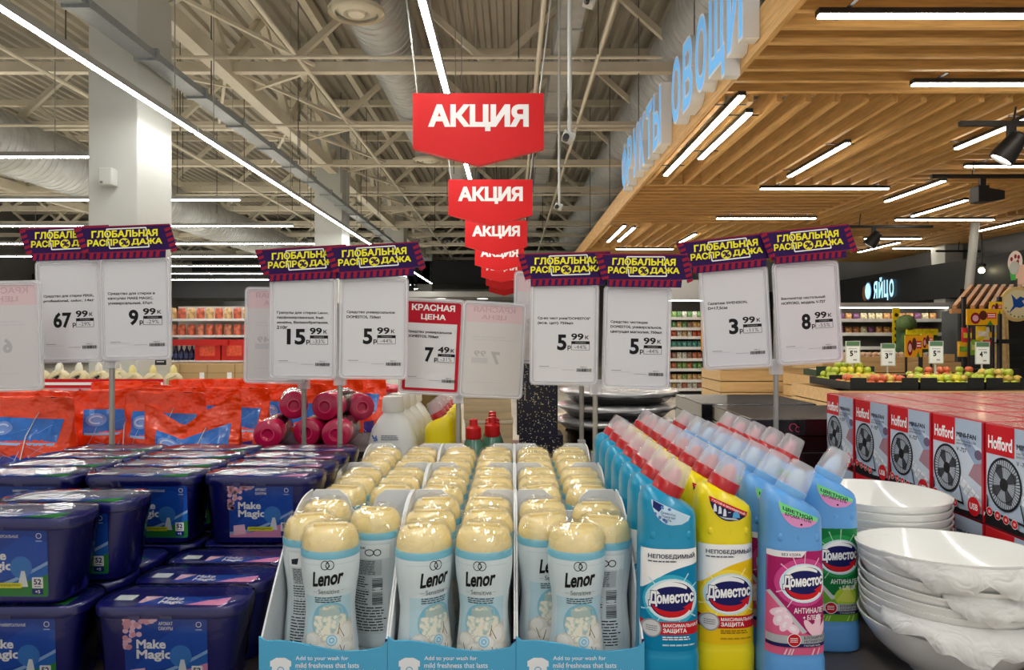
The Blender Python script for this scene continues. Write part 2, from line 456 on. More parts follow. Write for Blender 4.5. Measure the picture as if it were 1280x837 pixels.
# ------------------------------------------------------------------ ducts and diffusers
def spiral(X, z, r, y0, y1, label):
    prof = []; y = y0; k = 0
    while y < y1: prof += [(r, y), (r, y + .13), (r + .014, y + .14), (r + .014, y + .165)]; y += .17
    M = Matrix.Translation((X, 0, z)) @ Matrix.Rotation(-PI / 2, 4, 'X')
    o = MB().lathe([(a, b) for a, b in prof], GALV, 28, M=M, smooth=True).build('air_duct', angle=25)
    tag(o, label, 'air duct')
spiral(-1.9, EYE + 4.55, .42, 4, 17.5, 'near round spiral air duct under the roof left of the big red hanging board')
spiral(-1.35, EYE + 4.6, .4, 18, 36, 'far round spiral air duct behind the red hanging boards')
spiral(2.75, EYE + 4.5, .5, 5, 34, 'wide round spiral air duct above the blue channel letters')
spiral(-9.4, EYE + 3.55, .55, 8, 30, 'fat spiral air duct at the far left behind the tall column')
def rduct(x0, x1, z0, z1, y0, y1, label, m=GALV):
    mb = MB().box(x0, x1, y0, y1, z0, z1, m)
    y = y0
    while y < y1: mb.box(x0 - .025, x1 + .025, y, y + .05, z0 - .025, z1 + .025, m); y += 1.25
    tag(mb.build('cable_duct'), label, 'air duct')
rduct(.62, .94, EYE + 4.15, EYE + 4.5, 6, 30, 'long square metal duct running under the roof right of the red hanging boards')
rduct(-4.05, -3.84, EYE + 2.98, EYE + 3.06, 4, 30, 'flat grey cable tray running beside the columns', mat((150, 156, 160), .4, .4, vary=.1))
for k, (y, z, lab) in enumerate(((8.8, EYE + 3.92, 'big round ceiling diffuser at the top of the picture'), (16.3, EYE + 3.92, 'round ceiling diffuser just below the biggest red board'))):
    t = thing('ceiling_diffuser', lab, 'air vent', (-1.9, y, z), group='round diffusers')
    MB().lathe([(.34, .0), (.345, .05), (.30, .06), (.29, .02), (.26, -.005)], PAINT, 36, cap0=False, cap1=False).build('outer_ring', t)
    MB().lathe([(.25, .04), (.16, -.01), (.14, .05), (.25, .06)], PAINT, 32, cap0=False, cap1=False).build('inner_ring', t)
    MB().lathe([(.12, .03), (.1, -.015), (.03, -.02)], PAINT, 24).build('core', t)
    MB().lathe([(.29, .05), (.29, .205)], GALV, 28).build('neck', t)

# ------------------------------------------------------------------ strip lights
HOUS = mat((150, 150, 146), .4); LED = glow((255, 253, 246), STRIP); WLED = glow((255, 246, 228), WOODSTRIP)
ALU = mat((205, 205, 202), .35, .3)
def strip(a, b, label, group, wire=True, led=LED, wd=.048, hous=HOUS, top=6.946, hh=.075):
    a = Vector(a); b = Vector(b); L = (b - a).length; c = (a + b) / 2; ang = math.atan2((b - a).y, (b - a).x)
    t = thing('strip_light', label, 'strip light', c, ang, group)
    MB().box(-L / 2, L / 2, -wd / 2 - .006, wd / 2 + .006, .012, hh, hous).build('housing', t)
    MB().box(-L / 2 + .01, L / 2 - .01, -wd / 2, wd / 2, 0, .013, led).build('diffuser', t)
    if wire:
        for s_ in (-1, 1): MB().tube([(s_ * L * .38, 0, .07), (s_ * L * .38, 0, top - c.z)], .006, HOUS, 5).build('wire', t)
    else:
        for s_ in (-1, 1): MB().box(s_ * L * .38 - .012, s_ * L * .38 + .012, -.14, .14, hh - .002, hh + .0032, hous).build('bracket', t)
LZ = EYE + 2.4
for k, y in enumerate((-4, .2, 4.4, 8.6, 12.8, 17, 25.4, 29.6)):
    if k in (0,): lab = 'strip light of the left line, behind the viewer'
    lab = ['', 'strip light over the viewer at the left, off the frame', 'long white strip light at the top left, nearest of the left line', 'long strip light crossing the tall column', 'strip light of the left line beside the second column', 'farther strip light of the left line, above the price boards', 'far strip light of the left line between the price boards', 'farthest strip light of the left line'][k]
    if k == 0: continue
    strip((-3.77, y, LZ), (-3.77, y + 4.15, LZ), lab, 'left line of strip lights')
for k, y in enumerate((-3.5, .6, 4.7, 8.8, 12.9)):
    strip((-.65, y, LZ), (-.65, y + 4.05, LZ), ['strip light behind the viewer', 'strip light over the viewer', 'long strip light above the biggest red board, nearest of the centre line', 'strip light seen behind the biggest red board', 'strip light seen between the two biggest red boards'][k], 'centre line of strip lights')
for k, y in enumerate((-4.0, 0.1)):  # added line, out of view, for more light from over and behind the viewer
    strip((2.2, y - 1.5, LZ), (2.2, y + 2.4, LZ), ['added strip light behind the viewer on the right', 'added strip light over the viewer on the right'][k], 'added right line of strip lights')
for k in range(10):
    y = 9.75 + 3.1 * k
    strip((-16, y, LZ), (-4.85, y, LZ), '%s of the crosswise strip lights at the left' % ['nearest', 'second nearest', 'third nearest', 'fourth nearest', 'fifth nearest', 'fifth farthest', 'fourth farthest', 'third farthest', 'second farthest', 'farthest'][k], 'crosswise strip lights', wire=True)

# ------------------------------------------------------------------ red hanging boards
AK = mat((216, 30, 34), .5, vary=.02, spec=.25); WLET = ink(246, 244, 244)
D0 = 5.5; ZTOP = EYE + 1.846
for k in range(7):
    y = D0 + 3.05 * k
    t = thing('hanging_sign', '%s red arrow-shaped hanging board with white letters' % ['biggest and nearest', 'second biggest', 'third biggest', 'fourth biggest', 'fifth, mostly hidden', 'sixth, mostly hidden', 'farthest and smallest'][k], 'hanging sign', (-.257, y, ZTOP), group='red hanging boards')
    MB().prism([(-.5, 0), (.5, 0), (.5, -.42), (0, -.55), (-.5, -.42)], 'y', 0, .07, AK).build('board', t)
    d = Decal(2e-3); d.text('АКЦИЯ', -.385, -.29, .385, -.085, WLET, .05); d.build('lettering', t, front(0))
    for x0 in (-.47, .47): MB().tube([(x0, .035, 0), (x0 * (1 if x0 < 0 else 1.0) + (-.25 if x0 < 0 else .25), .035, ZB - ZTOP)], .006, COLW, 5).build('wire', t)

# ------------------------------------------------------------------ slatted wooden canopy on the right
WX = mat((212, 166, 100), .5, vary=.2, vscale=4, stretch=(1, 14, 14)); WY = mat((212, 166, 100), .5, vary=.2, vscale=4, stretch=(14, 1, 14))
X0 = 1.66; WZ = EYE + 1.9
XS = [X0, 4.8, 7.9, 9.55]; YS = [2.3, 5.87, 9.1, 12.4, 15.8, 18.8]
names = {}
for i in range(3):
    for j in range(5):
        x0, x1, y0, y1 = XS[i], XS[i + 1], YS[j], YS[j + 1]; m = MB()
        if (i + j) % 2 == 0:
            y = y0 + .03
            while y < y1 - .05: m.box(x0, x1, y, y + .045, WZ, WZ + .18, WX); y += .235
            for xr in (x0 + .35, (x0 + x1) / 2, x1 - .35): m.box(xr, xr + .05, y0, y1, WZ + .18, WZ + .23, WY)
        else:
            x = x0 + .03
            while x < x1 - .05: m.box(x, x + .045, y0, y1, WZ, WZ + .18, WY); x += .235
            for yr in (y0 + .35, (y0 + y1) / 2, y1 - .35): m.box(x0, x1, yr, yr + .05, WZ + .18, WZ + .23, WX)
        row = ['nearest', 'second', 'third', 'fourth', 'farthest'][j]; colm = ['aisle edge', 'middle', 'wall side'][i]
        o = m.build('slat_panel')
        tag(o, 'wooden canopy panel with %s slats, %s row, at the %s' % ('crosswise' if (i + j) % 2 == 0 else 'lengthwise', row, colm), 'ceiling panel', 'panels of the slatted wooden canopy')
o = MB().box(X0 - .04, X0 - .002, YS[0], YS[-1], WZ - .02, WZ + .24, WY).build('canopy_fascia'); tag(o, 'long wooden edge board of the slatted canopy below the blue letters', 'edge board')
for x in (1.8, 3.3, 6.3):
    for y in (4, 7.5, 10.8, 14, 17.5):
        struct('hanger_rod', MB().tube([(x + .1, y, WZ + .2), (x + .1, y, 6.95)], .008, mat((90, 88, 84)), 5))
BK = mat((24, 24, 26), .45)
def wstrip(a, b, label):
    (x0, y0), (x1, y1) = a, b
    strip((x0, y0, WZ - .048), (x1, y1, WZ - .048), label, 'strip lights under the wooden canopy', wire=False, led=WLED, wd=.05, hous=BK, hh=.045)
for a, b, lab in (((1.78, 4.2), (3.2, 4.2), 'long strip light at the top right corner under the near wooden boards'), ((2.97, 5.35), (4.5, 5.35), 'second strip light from the top at the right edge, under the wooden boards'),
    ((1.99, 6.03), (1.99, 7.62), 'slanting strip light near the canopy edge, right one of the two beside the blue letters'), ((1.79, 5.6), (1.79, 8.4), 'slanting strip light at the canopy edge closest to the blue letters'),
    ((3.26, 6.98), (3.26, 8.47), 'slanting strip light alone in the middle of the lengthwise slats'), ((5.22, 8.69), (5.22, 10.06), 'slanting strip light left of the pair in the middle row'),
    ((6.28, 9.94), (6.28, 11.3), 'slanting strip light right of the pair in the middle row'), ((4.44, 6.1), (4.44, 7.2), 'slanting strip light at the right edge behind the black spotlight'),
    ((3.16, 9.17), (4.8, 9.17), 'thin level strip light below the lengthwise slats'), ((3.26, 11.5), (4.86, 11.5), 'level strip light above the two rightmost purple banners'),
    ((6.2, 11.65), (7.8, 11.65), 'level strip light in the right third row of the canopy'), ((5.0, 7.95), (6.3, 7.95), 'level strip light at the right edge above the box spotlight'),
    ((1.92, 12.3), (1.92, 14.4), 'far slanting strip light at the canopy edge'), ((2.12, 12.5), (2.12, 14.3), 'far slanting strip light second from the canopy edge'),
    ((2.25, 15.6), (3.5, 15.6), 'farthest level strip light over the middle price boards'), ((3.39, 13.3), (3.39, 14.7), 'far slanting strip light behind the left purple banner'),
    ((6.8, 13.9), (7.9, 13.9), 'far level strip light left of the pitched wooden roof'), ((8.36, 11.6), (8.36, 13), 'slanting strip light far at the right edge'),
    ((7.8, 14.5), (7.8, 16.2), 'far slanting strip light over the egg department'), ((8.2, 15.5), (9.3, 15.5), 'farthest level strip light by the black fascia')):
    wstrip(a, b, lab)
# black tracks with spotlights
for k, (x0, x1, y, z, hx, lab) in enumerate(((3.73, 5.2, 6.0, EYE + 1.76, 4.16, 'round black spotlight on the nearest track at the right edge'), (4.6, 6.6, 7.9, EYE + 1.74, 5.16, 'black box spotlight on the second track'), (5.0, 6.6, 11.3, EYE + 1.7, 5.68, 'small black spotlight on the track behind the rightmost purple banner'), (8.6, 9.5, 14.6, EYE + 1.7, 9.3, 'lit spotlight on the far track by the black fascia'))):
    t = thing('light_track', '%s black lighting track hung under the wooden canopy' % ['nearest', 'second', 'third', 'farthest'][k], 'lighting track', (0, y, z), group='black lighting tracks')
    MB().box(x0, x1, -.022, .022, -.02, .02, BK).build('rail', t)
    MB().tube([(x0 + .45, 0, .02), (x0 + .47, 0, WZ - z)], .008, BK, 6).build('cord', t)
    s_ = thing('spotlight', lab, 'spotlight', (hx, y, z - .02), group='black spotlights')
    MB().box(-.03, .03, -.021, .021, -.1, .018, BK).build('arm', s_)
    if k == 1:
        MB().box(-.09, .03, -.08, .08, -.27, -.09, BK, .01).build('head', s_); MB().prism([(.03, -.12), (.2, -.15), (.2, -.24), (.03, -.27)], 'y', -.07, .07, BK).build('visor', s_)
    else:
        M = Matrix.Translation((0, 0, -.17)) @ Matrix.Rotation(.55, 4, 'Y') @ Matrix.Rotation(.25, 4, 'X')
        MB().lathe([(.045, .12), (.07, .1), (.1, -.1), (.1, -.13), (.085, -.13), (.08, -.1)], BK, 20, M=M, cap1=False).build('head', s_)
        MB().lathe([(.082, -.112), (.082, -.108)], glow((255, 248, 225), 60 if k == 3 else 40), 18, M=M).build('lamp', s_)
        ld = bpy.data.lights.new('spot_beam', 'SPOT'); ld.energy = 90; ld.color = (1, .93, .8); ld.spot_size = 1.5; ld.spot_blend = .6; ld.shadow_soft_size = .07
        lo = bpy.data.objects.new('spot_beam', ld); COL.objects.link(lo); lo.parent = s_; lo.location = M @ Vector((0, 0, -.135)); lo.rotation_euler = (.25 if k else .35, .0 if k else .2, 0)

# ------------------------------------------------------------------ blue lit letters along the canopy edge
SIDE = mat((235, 238, 240), .4); LFACE = mat((108, 178, 234), .35, emit=.45); LB = 4.66; PITCH = 5.24 / 12
t = thing('channel_letters', 'long row of light blue and white raised letters on the canopy edge', 'letter sign', (1.628, 0, WZ + .0))
for k, ch in enumerate('ФРУКТЫ ОВОЩИ'):
    if ch == ' ': continue
    yc = LB + 5.24 - (k + .5) * PITCH; vs, fs, asp = glyphs(ch, .05)
    hgt = .62; lowd = -.1 if ch in 'Щ' else 0; wd = PITCH * (.96 if ch in 'ФЩЫ' else .8)
    bm = bmesh.new(); bv = [bm.verts.new((-.12, -(u - .5) * wd, lowd + v * (hgt - lowd))) for u, v in vs]
    for f in fs: bm.faces.new([bv[i] for i in f])
    ret = bmesh.ops.extrude_face_region(bm, geom=bm.faces[:])
    for e in ret['geom']:
        if isinstance(e, bmesh.types.BMVert): e.co.x += .11
    bmesh.ops.translate(bm, vec=(0, yc, .04), verts=bm.verts[:])
    m = MB(); m._bm(bm, SIDE); bm.free(); lo = m.build('letter', t)
    d = Decal(3e-3); d.text(ch, -wd / 2 * .93, lowd + .02, wd / 2 * .93, hgt - .02, LFACE, .02)
    d.build('lit_face', lo, lambda u, v, h: (-.12 - h, yc - u, v + .04))
# ================================================================== BACKGROUND: PRODUCE, SHELVES, FASCIA
FASC = mat((38, 40, 43), .55, vary=.25, vscale=6, stretch=(1, 1, 9))
struct('trim_1', MB().box(9.0, 9.6, 9, 27, EYE + .76, EYE + 1.5, FASC))
struct('wall_inner', MB().box(9.3, 9.62, 9, 27, 0, EYE + .76, mat((34, 33, 34), .7, vary=.1)))
struct('column', MB().box(9.02, 9.29, 15.0, 15.4, 0, EYE + .76, COLW, .01))
struct('column', MB().box(9.02, 9.4, 15.0, 15.5, EYE + 1.5, EYE + 1.89, COLW, .01))
struct('window_shutter', MB().box(4.5, 9.2, 27, 27.3, 0, 3.1, mat((60, 60, 62), .7)))
FX = 9.0
t = thing('lit_sign', 'small lit blue word sign with an egg emblem on the black fascia', 'lit sign', (FX, 17.7, EYE + .9))
LSIG = glow((170, 220, 245), 1.5)
vs = None
for k, ch in enumerate('ЯЙЦО'):
    d = Decal(2e-2); d.text(ch, k * .25, 0 if ch != 'Ц' else -.07, k * .25 + .2, .42 if ch != 'Й' else .5, LSIG, .04); d.build('letter', t, lambda u, v, h: (-.02 - h, .15 - u, v))
d = Decal(1e-2); d.ell(-.22, .2, .17, .24, ink(130, 160, 200), 24); d.ell(-.22, .2, .14, .2, LSIG, 24); d.build('white_egg', t, lambda u, v, h: (-.05 - h, .15 - u, v))
d = Decal(1e-2); d.ell(-.42, .16, .15, .2, ink(206, 150, 110), 24); d.build('brown_egg', t, lambda u, v, h: (-.03 - h, .15 - u, v))
t = thing('wall_picture', 'round picture of an ice cream cup at the right end of the black fascia', 'picture', (FX - .02, 12.85, EYE + 1.2))
d = Decal(3e-3); d.ell(0, .1, .19, .2, ink(236, 222, 214), 24); d.poly([(-.15, .02), (.13, .02), (.08, -.22), (-.1, -.22)], ink(70, 190, 80)); d.multi([E2(x, y, .035, .04, 10) for x, y in ((-.08, .16), (.02, .2), (.08, .1), (-.02, .08), (.1, .18))], ink(150, 40, 60)); d.ell(.2, -.16, .17, .2, ink(232, 190, 170), 20); d.build('print', t, lambda u, v, h: (-h, -u, v)); MB().lathe([(.12, 0), (.12, .02)], COLW, 20, M=Matrix.Rotation(-PI / 2, 4, 'Y')).build('backing', t)
p = P(1227, 338, 13.6); t = thing('spotlight', 'glowing bare lamp in front of the black fascia above the pitched wooden roof', 'spotlight', p)
MB().ball((0, 0, 0), .055, glow((255, 240, 190), 14), 14, 8).build('lamp', t); MB().lathe([(.03, .04), (.07, .07), (.07, .12), (.02, .14)], BK, 16).build('head', t); MB().tube([(0, 0, .13), (0, 0, WZ - p.z)], .015, BK, 6).build('stem', t)
struct('pipe_post', MB().tube([P(1211, 362, 12.2), (P(1219, 290, 12.2).x, 12.2, WZ)], .07, COLW, 10))

WOODL = mat((206, 170, 118), .45, vary=.12, vscale=3, stretch=(1, 8, 8)); GAP = mat((90, 68, 44), .6)
def produce_bin(x0, x1, y0, y1, z1, label, boards=6):
    t = thing('produce_stand', label, 'produce stand', ((x0 + x1) / 2, (y0 + y1) / 2, 0)); w_ = (x1 - x0) / 2; dd = (y1 - y0) / 2
    MB().box(-w_ + .03, w_ - .03, -dd + .03, dd - .03, 0, z1 - .05, GAP).build('core', t)
    hb = z1 / boards
    for k in range(boards):
        m = MB(); a, b = k * hb + .006, (k + 1) * hb - .006
        m.box(-w_, w_, -dd, -dd + .025, a, b, WOODL); m.box(-w_, -w_ + .025, -dd + .025, dd, a, b, WOODL); m.box(w_ - .025, w_, -dd + .025, dd, a, b, WOODL); m.box(-w_ + .025, w_ - .025, dd - .025, dd, a, b, WOODL)
        m.build('board', t)
    return t
produce_bin(2.66, 4.5, 9.2, 10.1, .85, 'pale wooden slatted produce bin left of the rightmost sign post')
produce_bin(3.35, 4.1, 8.0, 8.9, .84, 'pale wooden produce bin right of the rightmost sign post, with a green tray')
produce_bin(2.95, 5.4, 6.5, 7.6, .80, 'long pale wooden produce stand under the apples')
produce_bin(4.4, 6.4, 10.2, 11.6, .92, 'far wooden produce stand with onions under the tagged posts')
def fruit_make(c, sp=(1, 1, .92), c2=None):
    def f():
        m = MB(); mm = mat(c, .35, vary=.18, vscale=14, coat=.2); m.lathe([(.004, .006), (.012, .001), (.022, .002), (.034, .016), (.038, .034), (.034, .052), (.022, .064), (.012, .064), (.003, .058)], mm, 14)
        return tag(m.build('apple'), 'x', 'fruit')
    return f
APG = Maker(fruit_make((176, 190, 62))); APY = Maker(fruit_make((222, 214, 60))); APR = Maker(fruit_make((214, 108, 70))); APM = Maker(fruit_make((204, 176, 84)))
TRAYB = mat((22, 24, 24), .5)
def crate(x0, x1, y0, y1, z, label, m=TRAYB):
    t = thing('fruit_crate', label, 'crate', ((x0 + x1) / 2, (y0 + y1) / 2, z)); w_ = (x1 - x0) / 2; d_ = (y1 - y0) / 2; b = MB().box(-w_, w_, -d_, d_, 0, .01, m)
    for a in ((-w_, w_, -d_, -d_ + .015), (-w_, w_, d_ - .015, d_), (-w_, -w_ + .015, -d_ + .015, d_ - .015), (w_ - .015, w_, -d_ + .015, d_ - .015)): b.box(*a, .01, .07, m)
    for sx in (-1, 1): b.box(sx * w_ - sx * .15, sx * w_, -d_ - .004, -d_, .02, .11, m)
    b.build('crate', t); return t
def pile(mk, x0, x1, y0, y1, z, nx, ny, layers, label, group):
    for L in range(layers):
        for j in range(ny - L):
            for i in range(nx - L):
                x = x0 + (i + .5 + L * .5) * (x1 - x0) / nx + rr.uniform(-.008, .008); y = y0 + (j + .5 + L * .5) * (y1 - y0) / ny + rr.uniform(-.008, .008)
                k = mk[rr.randrange(len(mk))]; k((x, y, z + .0105 + L * .052 + rr.uniform(0, .004)), (rr.uniform(-.4, .4), rr.uniform(-.4, .4), rr.uniform(0, 6)), label, group)
ZS = .80
crate(3.08, 3.7, 6.56, 7.0, ZS, 'black fruit crate at the left end of the apple stand'); crate(3.72, 4.3, 6.56, 7.0, ZS, 'black fruit crate in the middle of the apple stand'); crate(4.32, 4.78, 6.56, 7.0, ZS, 'black fruit crate at the right end of the apple stand')
crate(3.1, 3.7, 7.04, 7.5, ZS, 'rear black crate with yellow-green fruit at the left of the apple stand'); crate(3.72, 4.78, 7.04, 7.5, ZS, 'rear black crate behind the right apples')
pile([APR, APM], 3.1, 3.68, 6.58, 6.98, ZS, 7, 4, 2, 'red-orange apple in the left front crate of the apple stand', 'apples in the left front crate')
pile([APY, APG, APM], 3.74, 4.28, 6.58, 6.98, ZS, 7, 4, 2, 'yellow apple in the middle front crate of the apple stand', 'apples in the middle front crate')
pile([APG, APG, APM], 4.34, 4.76, 6.58, 6.98, ZS, 5, 4, 3, 'green apple heaped in the right front crate of the apple stand', 'apples in the right front crate')
pile([APY, APG], 3.12, 3.68, 7.06, 7.48, ZS, 7, 4, 4, 'yellow-green fruit in the heap behind the red-orange apples', 'yellow-green fruit heap')
pile([APG, APG, APR], 3.95, 4.76, 7.06, 7.48, ZS, 8, 3, 3, 'green apple in the big heap at the right rear of the apple stand', 'right rear apple heap')
ON = Maker(fruit_make((226, 190, 160))); PO = Maker(fruit_make((206, 192, 168))); MUSH = Maker(fruit_make((110, 86, 66)))
crate(2.7, 3.6, 9.25, 9.6, .85, 'shallow crate of pale vegetables on the left wooden bin', WOODL); pile([PO, PO, MUSH], 2.73, 3.57, 9.27, 9.58, .85, 9, 3, 1, 'pale potato in the crate on the left wooden bin', 'potatoes on the left bin')
crate(3.4, 4.05, 8.05, 8.4, .84, 'green tray of pale vegetables right of the rightmost sign post', mat((30, 60, 36), .5)); pile([PO, PO, ON], 3.42, 4.03, 8.07, 8.38, .84, 7, 3, 1, 'pale potato in the green tray right of the sign post', 'potatoes in the green tray')
crate(4.75, 6.3, 10.25, 10.7, .92, 'long crate of onions on the far wooden stand', WOODL); pile([ON, PO], 4.78, 6.27, 10.27, 10.68, .92, 16, 3, 2, 'pale onion heaped on the far wooden stand', 'onions on the far stand')
# produce price tags
def ptag(px, py, d_, zb, label, txt, flipc=False):
    p = P(px, py, d_); t = thing('produce_tag', label, 'price tag', (p.x, d_, zb), group='produce price tags')
    h = p.z - zb; s_ = d_ / 900
    MB().tube([(0, .01, 0), (0, .01, h)], .008, COLW, 8).build('post', t); MB().box(-9 * s_, 9 * s_, -.004, .004, h - 14 * s_, h + 14 * s_, mat((206, 212, 204), .35)).build('card_holder', t)
    d = Decal(6e-4); d.rect(-8 * s_, -13 * s_, 8 * s_, 7 * s_, ink(238, 242, 240)); d.rect(-8 * s_, 8 * s_, 8 * s_, 13.5 * s_, ink(92, 128, 96)); d.text(txt, -4 * s_, -5 * s_, 0, 2 * s_, BLACK, .04); d.text('99', 1 * s_, -1 * s_, 5 * s_, 2 * s_, BLACK, .02); d.rect(-6 * s_, 4 * s_, 5 * s_, 4.6 * s_, GREY); d.lines(0, -11 * s_, 5 * s_, -8 * s_, 1, GREY)
    d.build('price_card', t, lambda u, v, h_: (u, -.0045 - h_, v + h))
ptag(1066, 440, 7.2, ZS + .01, 'produce price tag 5.99 above the yellow-green fruit heap', '5'); ptag(1110, 443, 7.25, ZS + .01, 'produce price tag 3.99 above the red-orange apples', '3')
ptag(1170, 440, 6.8, ZS + .01, 'produce price tag 5.99 in front of the right rear apple heap', '5'); ptag(1228, 441, 6.9, ZS + .01, 'produce price tag 4.99 at the right end of the apples', '4')
# candy display boards and packs behind the apples
def board(x0, y0, x1, y1, d_, label, cols, foot=0, legs=True):
    a = P(x0, y1, d_); b = P(x1, y0, d_); w_ = (b.x - a.x) / 2; h = b.z - a.z; t = thing('promo_board', label, 'promotional board', ((a.x + b.x) / 2, d_, foot))
    z = a.z - foot; MB().box(-w_, w_, -.01, .01, z, z + h, mat((240, 190, 30), .35, vary=.1, vscale=8)).build('board', t)
    for sx in (-.8, .8): MB().box(sx * w_ - .01, sx * w_ + .01, 0, .02, 0, z, BK).build('leg', t)
    d = Decal(1e-3); d.rect(-w_, 0, w_, h, ink(*cols)); d.ell(-w_ * .45, h * .42, w_ * .32, h * .36, ink(150, 26, 46), 18); d.ell(-w_ * .45, h * .42, w_ * .2, h * .2, ink(230, 180, 190), 14); d.ell(w_ * .05, h * .6, w_ * .26, h * .3, ink(96, 46, 34), 18); d.rect(w_ * .3, h * .4, w_ * .9, h * .75, ink(222, 50, 50)); d.lines(w_ * .35, h * .45, w_ * .85, h * .7, 2, WHITE, .5); d.poly([(w_ * .3, 0), (w_ * .7, 0), (w_ * .5, h * .3)], ink(70, 140, 50)); d.build('print', t, lambda u, v, h_: (u, -.0105 - h_, v + z))
board(1131, 419, 1152, 446, 8.6, 'small yellow candy board left of the tall produce tag', (242, 170, 30), 0); board(1151, 417, 1166, 436, 8.7, 'narrow yellow candy board beside the left candy board', (240, 180, 40), 0)
board(1208, 386, 1246, 406, 8.3, 'wide yellow candy board under the pitched wooden roof', (244, 180, 20), 0); board(1237, 377, 1252, 392, 8.4, 'small yellow board standing above the wide candy board', (248, 206, 30), 0)
t = thing('candy_rack', 'black candy rack with hanging packs at the right edge', 'rack', (P(1240, 0, 8.5).x, 8.5, 0)); 
for sx in (-.32, .1): MB().box(sx - .02, sx + .02, 0, .04, .0, 1.75, BK).build('post', t)
for z in (.85, 1.2): MB().box(-.34, .3, -.06, .05, z, z + .05, BK).build('crossbar', t)
PKC = ((206, 40, 50), (236, 200, 30), (230, 226, 214), (240, 180, 30), (120, 170, 50), (232, 220, 120))
for k, (px, py) in enumerate(((1208, 419), (1226, 417), (1239, 418), (1203, 436), (1218, 434), (1232, 428))):
    p = P(px, py, 8.42); t = thing('candy_pack', 'pack on the candy rack, %s' % ['red and white, upper left', 'yellow, upper middle', 'white, upper right', 'yellow, lower left', 'green, lower middle', 'pale yellow, lower right'][k], 'pack', p, group='candy packs on the rack')
    MB().loft([[(x * s_, y * q_, z) for x, y in sup(.06, .025, 2.4, 16)] for s_, q_, z in ((1, .1, -.09), (1, .7, -.06), (1, 1, 0), (1, .6, .06), (1, .1, .09))], mat(PKC[k], .25, coat=.5, bump=.2)).build('pack', t); MB().box(-.045, .045, -.0265, -.02, -.03, .03, mat(PKC[(k + 1) % 6], .3, vary=.3, vscale=20)).build('print', t)
# pitched wooden kiosk roof with a round bird sign
RB = mat((196, 142, 92), .5, vary=.15, vscale=3); t = thing('kiosk', 'black kiosk with a small pitched roof of wooden battens', 'kiosk', (0, 0, 0))
a = P(1193, 384, 9.6); b = P(1217, 361, 10.6); xr = 8.0
for k in range(18):
    x = a.x + k * .12; MB().bar((x, a.y, a.z), (x + 1.0, b.y + .2, b.z + .06), .05, .05, RB).build('batten', t)
for (y, z, dx) in ((a.y, a.z, 0), (b.y + .2, b.z + .06, 1.0)): MB().bar((a.x + dx - .05, y, z - .05), (a.x + 2.3 + dx, y, z - .05), .06, .06, RB).build('rail', t)
MB().box(a.x + .9, a.x + 2.4, 9.9, 10.7, 0, a.z - .02, mat((24, 24, 26), .6)).build('body', t); MB().box(a.x + .7, a.x + .76, 10.6, 10.66, 0, b.z, BK).build('post', t); MB().box(a.x + .8, a.x + 2.4, 9.82, 9.9, .95, 1.0, BK).build('counter_edge', t)
p = P(1271, 380, 9.3); t = thing('round_sign', 'round cream sign with a blue bird hanging at the right edge', 'sign', p)
MB().lathe([(.21, -.02), (.225, -.012), (.225, .012), (.21, .02)], mat((226, 196, 130), .45), 40, M=Matrix.Rotation(PI / 2, 4, 'X')).build('disc', t)
MB().tube([(0, 0, .22), (0, 0, b.z - p.z + .05)], .008, BK, 6).build('hanger', t)
d = Decal(1.5e-3); d.ell(0, 0, .185, .185, ink(240, 228, 186), 36); d.poly([(-.09, .13), (-.02, .06), (.03, .1), (.1, .07), (.05, .04), (.09, -.02), (.03, -.05), (-.03, -.04), (-.12, -.12), (-.06, -.02), (-.07, .06)], ink(30, 80, 170))
for k in range(9): a_ = PI * 1.1 + .8 * PI * k / 8; d.ell(.165 * math.cos(a_), .165 * math.sin(a_), .012, .012, ink(120, 140, 80), 8)
d.build('emblem', t, front(-.021))
t = thing('straw_bundle', 'tall pale yellow rounded straw bundle beside the kiosk', 'straw bundle', (P(1250, 0, 9.0).x, 9.0, 0)); m = MB()
for k in range(22): x = -.11 + .0105 * k; m.tube([(x, .02 * math.sin(k * 5), 0), (x * 1.0, .02 * math.sin(k * 7), 1.1), (x * .8, 0, EYE + .32 - .5 * x * x * 20)], .012, mat((206, 176, 120), .55, vary=.2, vscale=20), 6)
m.build('straws', t)
# glass-fronted shelves, columns and baskets further right
def shelf_unit(x0, x1, y0, y1, zs, h, label, cback, cshelf, header=None):
    t = thing('shelf_unit', label, 'shelf', ((x0 + x1) / 2, y0, 0)); w_ = (x1 - x0) / 2; dd = y1 - y0
    MB().box(-w_, w_, dd - .04, dd, 0, h, mat(cback, .6, vary=.08)).build('back_panel', t)
    for sx in (-1, 1): MB().box(sx * w_ - .02, sx * w_ + .02, 0, dd, 0, h, mat(cback, .6, vary=.08)).build('side_panel', t)
    for z in zs: MB().box(-w_, w_, 0, dd, z - .02, z, mat(cshelf, .4)).box(-w_, w_, -.012, 0, z - .035, z + .025, mat((232, 234, 236), .35)).build('shelf', t)
    MB().box(-w_, w_, .05, dd, 0, .1, BK).build('plinth', t)
    if header: MB().box(-w_ - .05, w_ + .05, -.1, dd, h, h + header, mat((196, 198, 200), .3, .3)).build('header', t); MB().box(-w_, w_, -.05, .0, h - .018, h, glow((255, 250, 240), 8)).build('added_shelf_light', t)  # the glowing strip under the header is added to brighten the packs
    return t
ZSH = [EYE + v for v in (-1.13, -.95, -.72, -.51, -.27, -.05, .135, .35)]
shelf_unit(2.9, 4.4, 15, 15.7, ZSH, EYE + .72, 'tall white-edged shelf unit full of packaged goods right of the centre price cards', (70, 62, 54), (150, 146, 140), .42)
